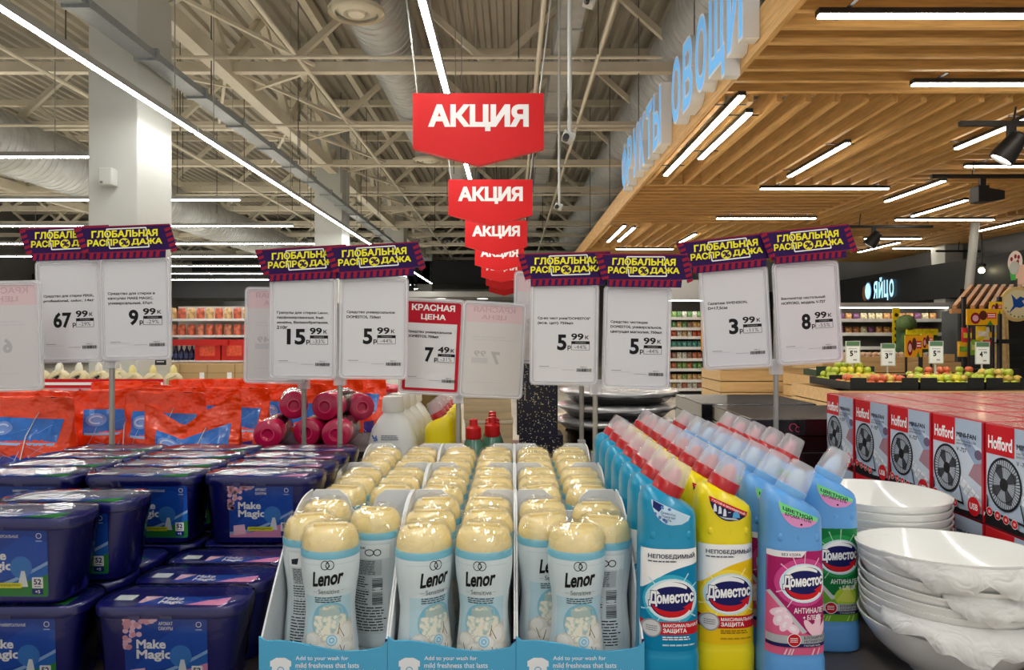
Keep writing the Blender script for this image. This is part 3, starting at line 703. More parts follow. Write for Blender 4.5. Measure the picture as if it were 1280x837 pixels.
def pack_make(c):
    def f():
        m = MB(); mm = mat(c, .35, vary=.5, vscale=22, coat=.3, bump=.2); m.loft([[(x * s_, y * q_, z) for x, y in sup(.05, .05, 2.6, 12)] for s_, q_, z in ((.9, .9, 0), (1, 1, .02), (1, 1, .09), (.95, .5, .13), (.9, .1, .145))], mm); return tag(m.build('food_pack'), 'x', 'pack')
    return f
PK = [Maker(pack_make(c)) for c in ((216, 176, 120), (196, 120, 90), (110, 160, 100), (160, 124, 106), (90, 160, 150), (206, 100, 70), (140, 176, 100), (236, 228, 204))]
SHM = ((0, 7, 1), (6, 0, 1), (2, 6, 1), (3, 7, 1), (4, 2, 4), (5, 0, 7), (3, 2, 0), (6, 7, 2))
for s_, z in enumerate(ZSH):
    for k in range(10): PK[SHM[s_][rr.randrange(3)]]((3.3 + .107 * k, 15.12, z), rr.uniform(-.2, .2), 'small packet on the %s shelf of the tall shelf unit right of the centre' % ['lowest', 'second lowest', 'third lowest', 'fourth lowest', 'fourth highest', 'third highest', 'second highest', 'highest'][s_], 'packets on the %s shelf' % ['lowest', 'second lowest', 'third lowest', 'fourth lowest', 'fourth highest', 'third highest', 'second highest', 'highest'][s_], (1, 1, 1.0 if s_ not in (1,) else .9))
t = thing('shelf_banner', 'narrow orange vertical banner on the tall shelf unit', 'banner', (P(879, 0, 14.9).x, 14.88, 0)); MB().box(-.05, .05, -.01, .01, EYE - .33, EYE + .5, mat((236, 160, 20), .4)).build('panel', t); MB().box(-.01, .01, .01, .03, 0, EYE + .4, BK).build('post', t)
ZB2 = [EYE + v for v in (-.9, -.45, -.23, .02, .27)]
shelf_unit(5.9, 7.85, 13, 13.6, ZB2, EYE + .5, 'grey shelf of wrapped bread behind the produce price tags', (150, 148, 140), (130, 128, 122), .08)  # thin header put in here to carry the added light strip
BRD = [Maker(pack_make(c)) for c in ((206, 150, 90), (120, 70, 110), (224, 200, 160), (170, 110, 60))]
for s_, z in ((3, ZB2[3]), (4, ZB2[4])):
    for k in range(13): BRD[rr.randrange(4)]((6.0 + .14 * k, 13.15, z), rr.uniform(-.3, .3), 'wrapped loaf on the %s shelf of the grey bread shelf' % ('top' if s_ == 4 else 'second'), 'loaves on the %s bread shelf' % ('top' if s_ == 4 else 'second'), (1.2, 1, .9))
t = thing('shelf_banner', 'yellow vertical banner at the right end of the bread shelf', 'banner', (P(1120, 0, 12.6).x, 12.6, 0)); MB().box(-.06, .06, -.01, .01, EYE - .35, EYE + .48, mat((240, 206, 20), .4)).build('panel', t); MB().box(-.01, .01, .01, .03, 0, EYE, BK).build('post', t)
d = Decal(2e-3); d.multi([E2(0, EYE - .25 + .12 * k, .035, .035, 10) for k in range(6)], ink(60, 60, 20)); d.build('print', t, front(-.011))
t = thing('green_stand', 'dark green promotional stand with a yellow top board left of the grey column', 'display stand', (P(1152, 0, 11.8).x, 11.8, 0)); MB().box(-.26, .26, 0, .3, 0, EYE + .1, mat((50, 84, 40), .5, vary=.5, vscale=7)).build('body', t); MB().box(-.26, .26, -.02, .0, EYE - .0, EYE + .1, mat((226, 206, 30), .4, vary=.2)).build('top_board', t); MB().ball((-.2, .1, EYE + .18), .16, mat((70, 90, 40), .6, vary=.4), 14, 8).build('green_top', t)
SH3 = [EYE + v for v in (-.6, -.3, -.12, .1, .28)]
shelf_unit(7.3, 8.05, 11.7, 12.2, SH3, EYE + .4, 'narrow dark shelf with small boxes right of the grey column', (90, 96, 100), (150, 156, 160))
for s_, z in enumerate(SH3[1:]):
    for k in range(4):
        o = MB().box(-.06, .06, 0, .12, 0, .1 + .03 * ((k + s_) % 2), mat(((190, 60, 80), (220, 220, 224), (90, 120, 170), (60, 66, 70))[(k + s_) % 4], .4, vary=.2), .004).box(-.05, .05, -.002, 0, .02, .08, mat((236, 236, 232), .4, vary=.2)).build('small_box', None, (7.42 + .165 * k, 11.78, z)); tag(o, 'small box on the narrow dark shelf, %s shelf, %s from the left' % (['lowest filled', 'second', 'third', 'top'][s_], ['first', 'second', 'third', 'last'][k]), 'box', 'small boxes on the narrow shelf')

# ------------------------------------------------------------------ left background: canisters, cartons, the red-and-white shelf
BEI = mat((214, 200, 160), .45, vary=.08, vscale=6)
t = thing('low_counter', 'low beige counter under the row of beige canisters', 'counter', (-2.6, 4.75, 0)); MB().box(-1.5, .75, -.25, .3, 0, .855, mat((190, 180, 160), .5, vary=.06), .01).build('body', t); MB().box(-1.52, .77, -.27, .3, .855, .88, COLW).build('top', t)
def can_make(dark):
    def f():
        t = thing('canister', '', 'canister'); m = MB()
        m.loft([[(x, y, z) for x, y in sup(a, b, 3.2, 28)] for a, b, z in ((.085, .06, 0), (.092, .065, .01), (.092, .065, .2), (.085, .06, .255), (.05, .04, .29), (.025, .025, .30))], BEI); m.build('body', t)
        MB().lathe([(.034, .295), (.036, .3), (.030, .345), (.012, .375), (.001, .376)], mat((232, 228, 210) if dark else (236, 222, 150), .4), 18).build('cap', t)
        MB().tube([(-.03, -.062, .19), (-.02, -.085, .24), (.04, -.085, .27), (.05, -.06, .28)], .012, BEI, 8).build('handle', t)
        if dark: MB().box(-.022, .022, -.004, .004, -.055, .055, BK, M=Matrix.Translation((.0, -.075, .22)) @ Matrix.Rotation(.75, 4, 'Y')).build('black_tag', t); Decal(1e-3).rect(-.014, -.02, .014, .015, GREY).build('tag_print', t, lambda u, v, h: (u * .73 + v * .68, -.0805 - h, .22 - u * .68 + v * .73))
        return t
    return f
CD = Maker(can_make(True)); CL = Maker(can_make(False))
for k in range(7): CD((-3.42 + .128 * k, 4.62, .88), 0, 'beige canister with a black tag, %s of the front row' % ['first from the left', 'second', 'third', 'fourth', 'fifth', 'sixth', 'last'][k], 'beige canisters', .64)
for k in range(7): CD((-3.355 + .128 * k, 4.73, .88), 0, 'beige canister with a black tag, %s of the rear row' % ['first from the left', 'second', 'third', 'fourth', 'fifth', 'sixth', 'last'][k], 'beige canisters', .64)
for k in range(4): CL((-2.5 + .128 * k + (.40 - .128 * 3) * 0, 4.5, .88), 0, 'beige canister with a cream cap, %s of the four' % ['first', 'second', 'third', 'last'][k], 'beige canisters', .62)
t = thing('red_price_board', 'red and white price board standing behind the orange bags', 'price board', (P(130, 0, 3.2).x, 3.2, 0))
MB().box(-.26, .26, 0, .03, EYE - .4, EYE - .2, mat((236, 180, 184), .4)).build('board', t); MB().box(-.265, .265, -.004, .0, EYE - .235, EYE - .195, RED).box(-.265, .265, -.006, -.004, EYE - .222, EYE - .210, WHITE).build('red_stripe', t); MB().box(-.02, .02, .0, .02, 0, EYE - .4, BK).build('post', t)
d = Decal(1e-3); d.text('Фикс цена', -.13, EYE - .3, .2, EYE - .24, RED, .03); d.build('lettering', t, front(-.004))
t = thing('column_plate', 'small black plate on the base of the tall column', 'plate', (P(200, 452, 7.88).x, 7.9, P(200, 452, 7.88).z)); MB().box(-.06, .06, -.01, 0, -.035, .035, BK).build('plate', t); Decal(1e-3).lines(-.04, -.01, .04, .012, 1, WHITE, .4, .2, 1).build('lettering', t, front(-.0105))
# cartons below and goods above on the far left stand
t = thing('shelf_unit', 'red and white promotional shelf above brown cartons at the far left', 'shelf', (-4.0, 9.6, 0)); ZL = [EYE - .34, EYE + .0, EYE + .22]
MB().box(-.68, .72, .5, .54, 0, EYE + .40, mat((196, 190, 184), .5)).build('back_panel', t)
for z in ZL[1:]: MB().box(-.68, .5, .05, .5, z - .03, z, WHITE).build('shelf', t)
MB().box(-.68, .5, .0, .5, ZL[0] - .02, ZL[0] + .0, WHITE).build('lower_shelf', t); MB().box(-.66, .22, -.03, .0, EYE - .14, EYE - .06, mat((200, 30, 30), .4)).build('red_strip', t)
for k in range(9): PK[5 if k % 3 else 1]((-4.58 + .125 * k, 9.72, ZL[1]), 0, 'red-brown pack on the middle shelf of the far left promotional shelf', 'packs on the far left middle shelf'); PK[5 if k % 2 else 0]((-4.58 + .125 * k, 9.72, ZL[2]), 0, 'red-brown pack on the top shelf of the far left promotional shelf', 'packs on the far left top shelf')
for k in range(3):
    o = MB().box(-.17, .17, 0, .4, 0, .28, mat((206, 36, 30), .4, vary=.12, vscale=5), .006).box(-.1, .1, -.003, 0, .06, .2, mat((226, 90, 60), .4, vary=.3)).build('red_carton', None, (-3.97 + .36 * (k - 0) - .1, 9.62, ZL[0])); tag(o, 'red carton on the low shelf of the far left stand, %s' % ['left', 'middle', 'right'][k], 'carton', 'red cartons')
def dark_make():
    t = thing('dark_bottle', '', 'bottle'); MB().lathe([(.03, 0), (.032, .005), (.032, .12), (.012, .16), (.012, .19), (.001, .2)], mat((24, 28, 70), .2, coat=.4), 14).build('body', t); MB().lathe([(.0325, .03), (.0325, .09)], mat((60, 70, 120), .4), 14, cap0=False, cap1=False).build('label', t); return t
DBT = Maker(dark_make)
for k in range(8): DBT((-4.62 + .072 * k, 9.75, ZL[0]), 0, 'dark blue bottle on the low shelf of the far left stand', 'dark bottles on the far left stand')
CARDB = mat((190, 158, 112), .6, vary=.08, vscale=4)
def carton_make():
    t = thing('brown_carton', '', 'carton'); MB().box(-.175, .175, 0, .4, 0, .231, CARDB, .004).build('box', t); MB().box(-.175, .175, -.001, 0, .11, .118, mat((150, 120, 80), .6)).build('tape', t); MB().box(.08, .14, -.002, 0, .04, .12, WHITE).build('label', t); return t
CTN = Maker(carton_make)
for r_ in range(4):
    for c in range(5): CTN((-4.47 + .355 * c, 9.3, .232 * r_), 0, 'brown carton in the stack at the far left, %s row, %s column' % (['floor', 'second', 'third', 'top'][r_], ['first', 'second', 'third', 'fourth', 'fifth'][c]), 'brown cartons')
t = thing('yellow_shelf', 'yellow promotional shelf right of the red and white shelf', 'shelf', (-3.15, 10.6, 0)); MB().box(-.45, .45, .3, .34, 0, EYE + .5, mat((226, 190, 40), .5, vary=.2, vscale=6)).build('back_panel', t); MB().box(-.48, .48, 0, .34, EYE + .42, EYE + .56, mat((240, 200, 30), .4)).build('header', t)
for z in (EYE - .16, EYE + .0, EYE + .2): MB().box(-.45, .45, 0, .3, z - .02, z, WHITE).build('shelf', t)
YJ = Maker(pack_make((232, 176, 30)))
for k in range(6):
    for j, z in enumerate((EYE - .16, EYE + .0, EYE + .2)): YJ((-3.5 + .13 * k, 10.72, z), 0, 'yellow pack on the %s shelf of the yellow promotional shelf' % ['low', 'middle', 'high'][j], 'yellow packs, %s shelf' % ['low', 'middle', 'high'][j])
# security cameras hanging from the roof
for k, (px, py, d_, lab) in enumerate(((712, 172, 5.0, 'white security camera on a long pole right of the biggest red board'), (738, 2, 5.2, 'white security camera at the top edge of the picture'), (699, 258, 8, 'farther white security camera on a pole behind the second red board'))):
    p = P(px, py, d_); t = thing('security_camera', lab, 'camera', p); MB().box(-.05, .035, -.07, .06, -.03, .025, COLW, .01, M=Matrix.Rotation(.35, 4, 'Y')).build('housing', t); MB().lathe([(.022, -.03), (.022, .03)], BK, 14, M=Matrix.Translation((-.03, -.06, -.015)) @ Matrix.Rotation(PI / 2, 4, 'X')).build('lens', t); MB().tube([(0, 0, .03), (0, 0, 6.95 - p.z)], .014, COLW, 8).build('pole', t)
# ================================================================== THE DISPLAY TABLE AND ITS GOODS
TOPM = mat((92, 84, 80), .35, vary=.05, vscale=5)
t = thing('display_table', 'broad grey-brown display table that carries all the goods in front', 'table', (0, 0, 0))
MB().box(-1.75, 1.45, .66, 2.75, TZ - .04, TZ, TOPM, .006).build('tabletop', t)
MB().box(-1.65, 1.35, .76, 2.65, .1, TZ - .04, mat((120, 112, 104), .5, vary=.05)).build('base_panel', t)
MB().box(-1.6, 1.3, .82, 2.6, 0, .1, DARKW).build('plinth', t)

# ------------------------------------------------------------------ dark blue capsule tubs
TUB = mat((12, 14, 102), .4, vary=.08, vscale=12, spec=.3)
LIDM = mat((20, 22, 104), .3, bump=.02, bscale=25, coat=.3)
LB1 = ink(20, 70, 165); LB2 = ink(34, 110, 200); LBd = ink(16, 44, 130); GRN = ink(44, 140, 60); PNK = ink(226, 150, 190); YEL = ink(232, 226, 40); PNK2 = ink(240, 200, 215)
def tub_label(parent, kind):
    kind0 = kind; kind = 'pink' if kind == 'pink' else 'green'
    d = Decal(6e-5); W, H = .0925, .076
    d.rrect(-W / 2, 0, W / 2, H, .004, LB1)
    d.poly([(-.042, .012), (.0462, .03), (.0462, .062), (.02, .070), (-.01, .05)], ink(24, 84, 185))
    low = GRN if kind == 'green' else PNK
    d.poly([(-.046, .001), (.045, .001), (.0462, .004), (.0462, .037)] + [(.0462 - .092 * k / 10, .036 - .030 * math.sin(k / 10 * PI / 2)) for k in range(1, 11)], LB2)
    d.poly([(.0462 - .092 * k / 10, .041 - .032 * math.sin(k / 10 * PI / 2)) for k in range(0, 11)] + [(.0462 - .092 * k / 10, .037 - .032 * math.sin(k / 10 * PI / 2)) for k in range(10, -1, -1)], ink(150, 190, 230))
    d.poly([(-.046, .001), (.045, .001), (.0462, .004), (.0462, .026)] + [(.0462 - .092 * k / 10, .026 - .020 * math.sin(k / 10 * PI / 2)) for k in range(1, 11)], low)
    if kind == 'pink':
        r = random.Random(5); a = []; b = []
        for k in range(46):
            x = r.random() ** 1.3 * .034; y = r.random() ** 1.2 * .034
            if x + y > .036: continue
            (a if k % 2 else b).append(E2(-.0455 + x, .0755 - y, .0034, .003, 8))
        d.multi(a, PNK2); d.multi(b, ink(222, 160, 178))
        d.text('АРОМАТ', -.008, .0685, .008, .0725, WHITE, .01); d.text('САКУРЫ', -.008, .063, .008, .067, WHITE, .01)
        d.poly([(-.040, .004), (-.022, .006), (-.024, .02), (-.040, .018)], PNK2)
    else:
        d.text('УНИВЕРСАЛЬНЫЕ', -.016, .067, .014, .0705, WHITE, .01)
        d.poly([(-.040, .004), (-.024, .006), (-.026, .02), (-.040, .018)], ink(110, 190, 90))
    d.ring(.037, .0695, .0032, .0032, .0007, WHITE, 14); d.rect(.0335, .063, .0405, .0642, ink(160, 190, 230))
    d.text('Make', -.033, .042, .0, .0525, WHITE, .035); d.text('Magic', -.033, .0275, .006, .041, WHITE, .035)
    d.ell(.0165, .034, .0125, .0125, ink(60, 130, 205), 20)
    d.poly([(.012, .012), (.024, .012), (.0205, .03), (.0165, .03)], ink(232, 236, 236))
    d.rrect(-.02, .0105, .0175, .0165, .0025, YEL); d.text('СУПЕРКОНЦЕНТРАТ', -.017, .012, .015, .015, ink(40, 90, 40), .02)
    d.rrect(.0285, .0105, .041, .023, .001, WHITE); d.text('52', .0305, .0145, .039, .021, ink(20, 30, 90), .03); d.rect(.031, .012, .0385, .0128, ink(20, 30, 90))
    d.rrect(.0285, .0035, .041, .0100, .001, LBd); d.text('+5', .032, .005, .0375, .0085, WHITE, .02)
    o = d.build('label', parent, lambda u, v, h: (u + {'pink': .004, 'green': .012, 'shifted': .027}[kind0], -(.0318 + .0036 * (v + .008) / .088) - h - .0004, v + .008)); return o
def tub_make(kind):
    def f():
        t = thing('capsule_tub', 'dark blue capsule tub', 'tub'); m = MB()
        m.loft([ringpts(hx, hy, r, 48, z) for hx, hy, r, z in ((.068, .028, .014, 0), (.0715, .031, .016, .003), (.0725, .0318, .017, .006), (.079, .0352, .022, .086))], TUB)
        m.build('body', t)
        m = MB(); m.loft([ringpts(hx, hy, r, 48, z) for hx, hy, r, z in ((.0805, .0358, .023, .083), (.0845, .0368, .026, .085), (.0848, .037, .026, .094), (.0825, .0355, .024, .0965), (.079, .033, .022, .0965), (.078, .032, .021, .0952), (.02, .01, .008, .0954))], LIDM)
        for x in (-.03, .005): m.box(x - .006, x + .006, -.0378, -.0365, .084, .088, LIDM)
        m.build('lid', t)
        tub_label(t, kind)
        d = Decal(8e-5); LW = .115
        d.rect(-.035, -.026, .065, .0, LB1); d.poly([(.02, -.026), (.065, -.026), (.065, -.002), (.04, -.012)], PNK if kind == 'pink' else GRN); d.poly([(-.035, 0), (-.015, 0), (-.03, -.02), (-.035, -.02)], PNK2 if kind == 'pink' else LB2)
        d.text('Make', -.012, -.012, .012, -.002, WHITE, .03); d.text('Magic', -.012, -.025, .016, -.013, WHITE, .03)
        d.build('lid_label', t, lambda u, v, h: (u, v, .0955 + h))
        Decal().rect(-.068, -.012, -.046, .004, ink(225, 232, 236)).build('sticker', t, lambda u, v, h: (u, v, .0957 + h))
        r = random.Random(11); rings = []
        for hx, hy, rr_, z, a in ((.072, .033, .018, .004, .0008), (.076, .0352, .02, .03, .001), (.08, .0362, .022, .06, .001), (.086, .0378, .027, .085, .0002), (.0862, .0379, .027, .096, .0002), (.083, .036, .025, .0985, .0002), (.06, .024, .02, .0985, .0007), (.03, .012, .01, .0985, .0005)):
            rings.append([(x + r.uniform(-a, a) * 1.5, y + r.uniform(-a, 0 if y < 0 else a), z + r.uniform(0, a)) for x, y, z in ringpts(hx, hy, rr_, 48, z)])
        MB().loft(rings, WRAP, True, False, True).build('shrink_wrap', t, angle=180)
        return t
    return f
PINKT = Maker(tub_make('pink')); GREENT = Maker(tub_make('green')); SHIFTT = Maker(tub_make('shifted'))
TP = .0765
def tub(kind, x, yf, layer, label): return {'pink': PINKT, 'green': GREENT, 'shifted': SHIFTT}[kind]((x, yf + .0385, TZ + layer * .0988), rr.uniform(-.015, .015), label, 'dark blue capsule tubs')
tub('pink', -.390, .80, 0, 'dark blue capsule tub with pink blossom label, nearest right corner of the lower layer')
tub('green', -.569, .80, 0, 'dark blue capsule tub with a green label at the bottom left corner, below another tub')
tub('green', -.576, .80, 1, 'green-labelled dark blue tub at the left edge, nearest of the upper layer')
tub('green', -.553, .80 + TP, 1, 'dark blue capsule tub on top right behind the nearest upper one at the left edge')
for k in (1, 2):
    tub('pink', -.390 + .005 * k, .80 + TP * k, 0, '%s dark blue lower tub behind the pink-labelled tub at the right corner' % ['', 'first', 'second'][k])
    tub('green', -.566, .80 + TP * k, 0, '%s dark blue lower tub behind the bottom left corner tub' % ['', 'first', 'second'][k])
for c, (x, kind, nm) in enumerate(((-.366, 'pink', 'right'), (-.541, 'shifted', 'middle'), (-.716, 'green', 'left'))):
    for k in range(4):
        for layer in (0, 1):
            tub(kind, x, 1.035 + TP * k, layer, 'dark blue tub in the %s column of the back block, %s layer, %s of four' % (nm, ['lower', 'upper'][layer], nth(k, 4)))

# ------------------------------------------------------------------ fragrance bead bottles in display trays
LBODY = mat((214, 226, 230), .3, vary=.03, vscale=20); LBAND = mat((118, 186, 208), .3)
GOLD = mat((247, 224, 158), .3, vary=.06, vscale=30, coat=.5, bump=.3, bscale=32)
CAPW = film('cap_wrap', (255, 255, 255), .86, .05, .4, 30, gloss=.16)
LPROF = [(0, .027), (.003, .031), (.012, .0328), (.03, .0325), (.055, .0298), (.076, .0284), (.095, .0302), (.115, .0332), (.128, .0342), (.138, .034), (.146, .033)]
CB = ink(130, 190, 212); DTX = ink(40, 44, 52)
def lmap(sgn, dv):
    def f(u, v, h):
        a = u / .0335; r = interp(LPROF, v + dv) + h + .0003
        return (sgn * r * math.sin(a), -sgn * r * .93 * math.cos(a), v + dv)
    return f
def bead_make():
    t = thing('bead_bottle', 'white bead bottle', 'bottle'); m = MB()
    m.lathe([(.001, 0)] + [(interp(LPROF, k * .146 / 36), k * .146 / 36) for k in range(37)], LBODY, 48, .93); m.build('body', t)
    m = MB(); m.lathe([(.0325, .1375), (.0345, .1385), (.0346, .1455), (.0335, .147)], LBAND, 40, .93); m.build('collar', t)
    m = MB(); m.lathe([(.033, .146), (.0334, .149), (.0325, .1565), (.0296, .165), (.0265, .1685), (.018, .1702), (.001, .1708)], GOLD, 40, .93)
    m.box(-.02, .02, -.004, .004, .168, .1735, GOLD, .002); m.build('cap', t)
    r = random.Random(4); rings = []
    for rad, z in ((.0350, .1445), (.0348, .151), (.0338, .1585), (.031, .1668), (.0278, .1715), (.018, .1752), (.004, .1755)):
        rings.append([(rad * (1 + r.uniform(-.01, .06)) * math.cos(2 * PI * i / 18), .95 * rad * (1 + r.uniform(-.01, .06)) * math.sin(2 * PI * i / 18), z + r.uniform(-.001, .002)) for i in range(18)])
    MB().loft(rings, CAPW, False, False, True).build('cap_wrap', t)
    d = Decal(3e-5)                                         # the front print
    d.rect(-.034, -.019, .034, .074, ink(186, 216, 226)); d.rect(-.034, -.019, .034, .012, ink(206, 200, 190))
    d.ring(-.0025, .1115, .0048, .0055, .0009, BLACK, 16); d.ring(.003, .1115, .0048, .0055, .0009, BLACK, 16); d.ring(.0005, .1112, .0025, .003, .0008, BLACK, 12)
    d.text('Lenor', -.0185, .0855, .0175, .1035, BLACK, .035, shear=.12, slope=.10)
    d.text('Sensitive', -.0115, .0775, .0145, .083, ink(90, 96, 100), .0); d.rect(-.0185, .0795, -.0135, .0799, GREY); d.rect(.0165, .0805, .0205, .0809, GREY)
    d.lines(-.017, .0665, .019, .074, 3, DTX, .45, .1, 1)
    c0 = (.0035, .047)
    d.ell(c0[0], c0[1] - .003, .0255, .0235, CB); d.ell(c0[0], c0[1] - .004, .024, .022, ink(176, 196, 190))
    for col_, sd in ((ink(222, 224, 206), 1), (ink(200, 214, 204), 2), (ink(236, 232, 214), 3)):
        q = random.Random(sd); ps = []
        for k in range(64):
            a = q.random() * 2 * PI; rd = math.sqrt(q.random()) * .0205; ps.append(E2(c0[0] + rd * math.cos(a), c0[1] - .004 + rd * .92 * math.sin(a), .0026, .0023, 8))
        d.multi(ps, col_)
    cot = ink(226, 220, 208)
    d.poly([(-.034, .004), (.034, .004), (.034, .047), (.026, .042), (.012, .033), (0, .027), (-.008, .031), (-.02, .034), (-.034, .026)], ink(206, 200, 190))
    for x, y, a, b in ((-.02, .022, .012, .01), (-.006, .012, .012, .01), (.01, .02, .013, .012), (.025, .03, .01, .012), (.024, .012, .012, .009), (-.026, .009, .01, .007)): d.ell(x, y, a, b, cot, 16); d.ell(x - .002, y + .002, a * .7, b * .65, ink(238, 234, 226), 14)
    d.multi([[(x, y), (x + .0012, y), (x + dx + .0008, y + .012), (x + dx, y + .012)] for x, y, dx in ((-.014, .006, .004), (-.018, .008, -.005), (.016, .004, .004), (.018, .006, -.004), (.02, .026, -.006), (-.002, .004, .005), (.012, .03, .003))], ink(122, 92, 66))
    d.ell(.005, .024, .0068, .0064, ink(150, 196, 216), 18); d.ell(.005, .024, .0054, .005, ink(196, 224, 236), 18); d.ring(.005, .024, .003, .003, .0008, ink(80, 150, 190), 12)
    d.rect(-.0335, .112, .0335, .1125, ink(190, 204, 210)); d.build('front_label', t, lmap(1, .0205), .006, .01)
    d = Decal(3e-5)                                         # the back print
    d.rect(-.034, .01, .034, .125, ink(205, 214, 216)); d.rect(-.03, .105, .03, .122, ink(222, 228, 230))
    d.poly([(-.026, .108), (-.018, .108), (-.016, .116), (-.026, .114)], DTX); d.ring(.004, .113, .006, .0045, .0012, DTX, 14); d.ring(.014, .113, .005, .0045, .0012, DTX, 14); d.text('220K', -.012, .117, .0, .1205, DTX, .01)
    d.rect(-.026, .083, .02, .1035, ink(176, 182, 186)); d.lines(-.025, .084, .012, .103, 9, DTX, .4, .1, 1)
    d.lines(-.027, .045, .003, .082, 12, DTX, .45, .3, 1); d.bars(.007, .064, .022, .08, 16, DTX, False); d.bars(.007, .046, .022, .062, 16, DTX, False)
    d.lines(-.03, .013, .028, .044, 9, DTX, .4, .15, 1); d.build('back_label', t, lmap(-1, .010), .006, .01)
    return t
BEAD = Maker(bead_make)
CARD = mat((222, 224, 226), .5, vary=.03, vscale=30); CARDIN = mat((205, 207, 210), .55); TRB = ink(88, 176, 216); NVS = ink(30, 40, 90)
TW, TD, TH = .1455, .213, .179
def tray_make():
    t = thing('display_tray', 'open cardboard display tray', 'tray'); h = .0022; m = MB()
    m.box(-TW / 2, TW / 2, 0, TD, 0, .003, CARD); m.build('base', t)
    for s_ in (-1, 1):
        poly = [(0, 0), (TD, 0), (TD, TH)] + [(TD - .03 - (TD - .03) * k / 10, TH - (TH - .055) * (1 - math.cos(k / 10 * PI / 2)) * .999 - .004 * k / 10) for k in range(11)]
        x = s_ * (TW / 2 - h / 2)
        m = MB().prism(poly, 'x', x - h / 2, x + h / 2, CARD)
        m.build('side_wall', t)
        MB().box(x - h * .7, x + h * .7, -.0015, .0005, .01, .054, NVS).build('edge_stripe', t)
    pts = [(-TW / 2, 0), (TW / 2, 0), (TW / 2, TH - .006), (TW / 2 - .006, TH), (TW / 2 - .04, TH), (TW / 2 - .052, TH - .010), (TW / 2 - .06, TH - .03), (-TW / 2 + .06, TH - .03), (-TW / 2 + .052, TH - .01), (-TW / 2 + .04, TH), (-TW / 2 + .006, TH), (-TW / 2, TH - .006)]
    MB().prism(pts, 'y', TD - .003, TD, CARD).build('back_wall', t)
    wave = [(-TW / 2 + TW * k / 20, .047 + .006 * math.sin(k / 20 * PI * 1.7 + .9) + (.006 if k in (0, 20) else 0)) for k in range(20, -1, -1)]
    MB().prism([(-TW / 2, 0), (TW / 2, 0)] + wave, 'y', -.003, 0, TRB).build('front_lip', t)
    d = Decal(6e-5); d.rrect(-.058, .012, -.038, .026, .003, WHITE); d.poly([(-.060, .024), (-.036, .024), (-.036, .030), (-.043, .034), (-.053, .034), (-.060, .030)], WHITE); d.ring(-.048, .02, .004, .004, .001, TRB, 14)
    d.text('Add to your wash for', -.031, .030, .029, .036, WHITE, .012); d.text('mild freshness that lasts', -.031, .0225, .041, .0285, WHITE, .012); d.text('Añade las perlas en tu colada y disfruta de', -.031, .0155, .062, .021, WHITE, .008); d.text('una frescura suave que dura', -.031, .0085, .03, .014, WHITE, .008)
    d.build('lettering', t, front(-.003))
    return t
TRAY = Maker(tray_make)
CX = (-.2145, -.0685, .0775); CN = ('left', 'middle', 'right'); RN = ('front', 'second', 'third')
B1 = [(.004, .037, 0), (-.039, .085, PI), (-.039, .158, PI), (.036, .105, PI), (.036, .175, PI), None]
for c in range(3):
    for r_ in range(3):
        y0 = .82 + r_ * .2185; x0 = CX[c]
        TRAY((x0, y0, TZ), 0, 'white cardboard tray with a blue front lip, %s column, %s row' % (CN[c], RN[r_]), 'display trays of bead bottles')
        spots = [(sx * .036 + rr.uniform(-.001, .001), .036 + .069 * k, (PI if rr.random() < .3 else rr.uniform(-.5, .5))) for k in range(3) for sx in (-1, 1)]
        nm = ['front left', 'front right', 'middle left', 'middle right', 'back left', 'back right']
        if c == 0 and r_ == 0: spots = [(-.002, .040, .12), None, (-.038, .086, PI + .3), (.037, .118, PI - .2), (-.037, .158, PI), None]; nm[0] = 'front'; nm[3] = 'right'
        if c == 1 and r_ == 0: spots[0] = (-.036, .036, .55); spots[1] = (.035, .037, -.12)
        if c == 2 and r_ == 0: spots = [(-.001, .036, .05), None, (-.037, .088, .35), (.0365, .075, PI - .25), (-.036, .160, .2), (.036, .146, PI)]; nm[0] = 'front'
        for s_, pos in zip(spots, nm):
            if s_ is None: continue
            BEAD((x0 + s_[0], y0 + s_[1], TZ + .003), s_[2], 'cream-capped bead bottle, %s in the %s tray of the %s column%s' % (pos, RN[r_], CN[c], ', back print showing' if abs(abs(s_[2]) - PI) < .4 else ''), 'bead bottles in trays')

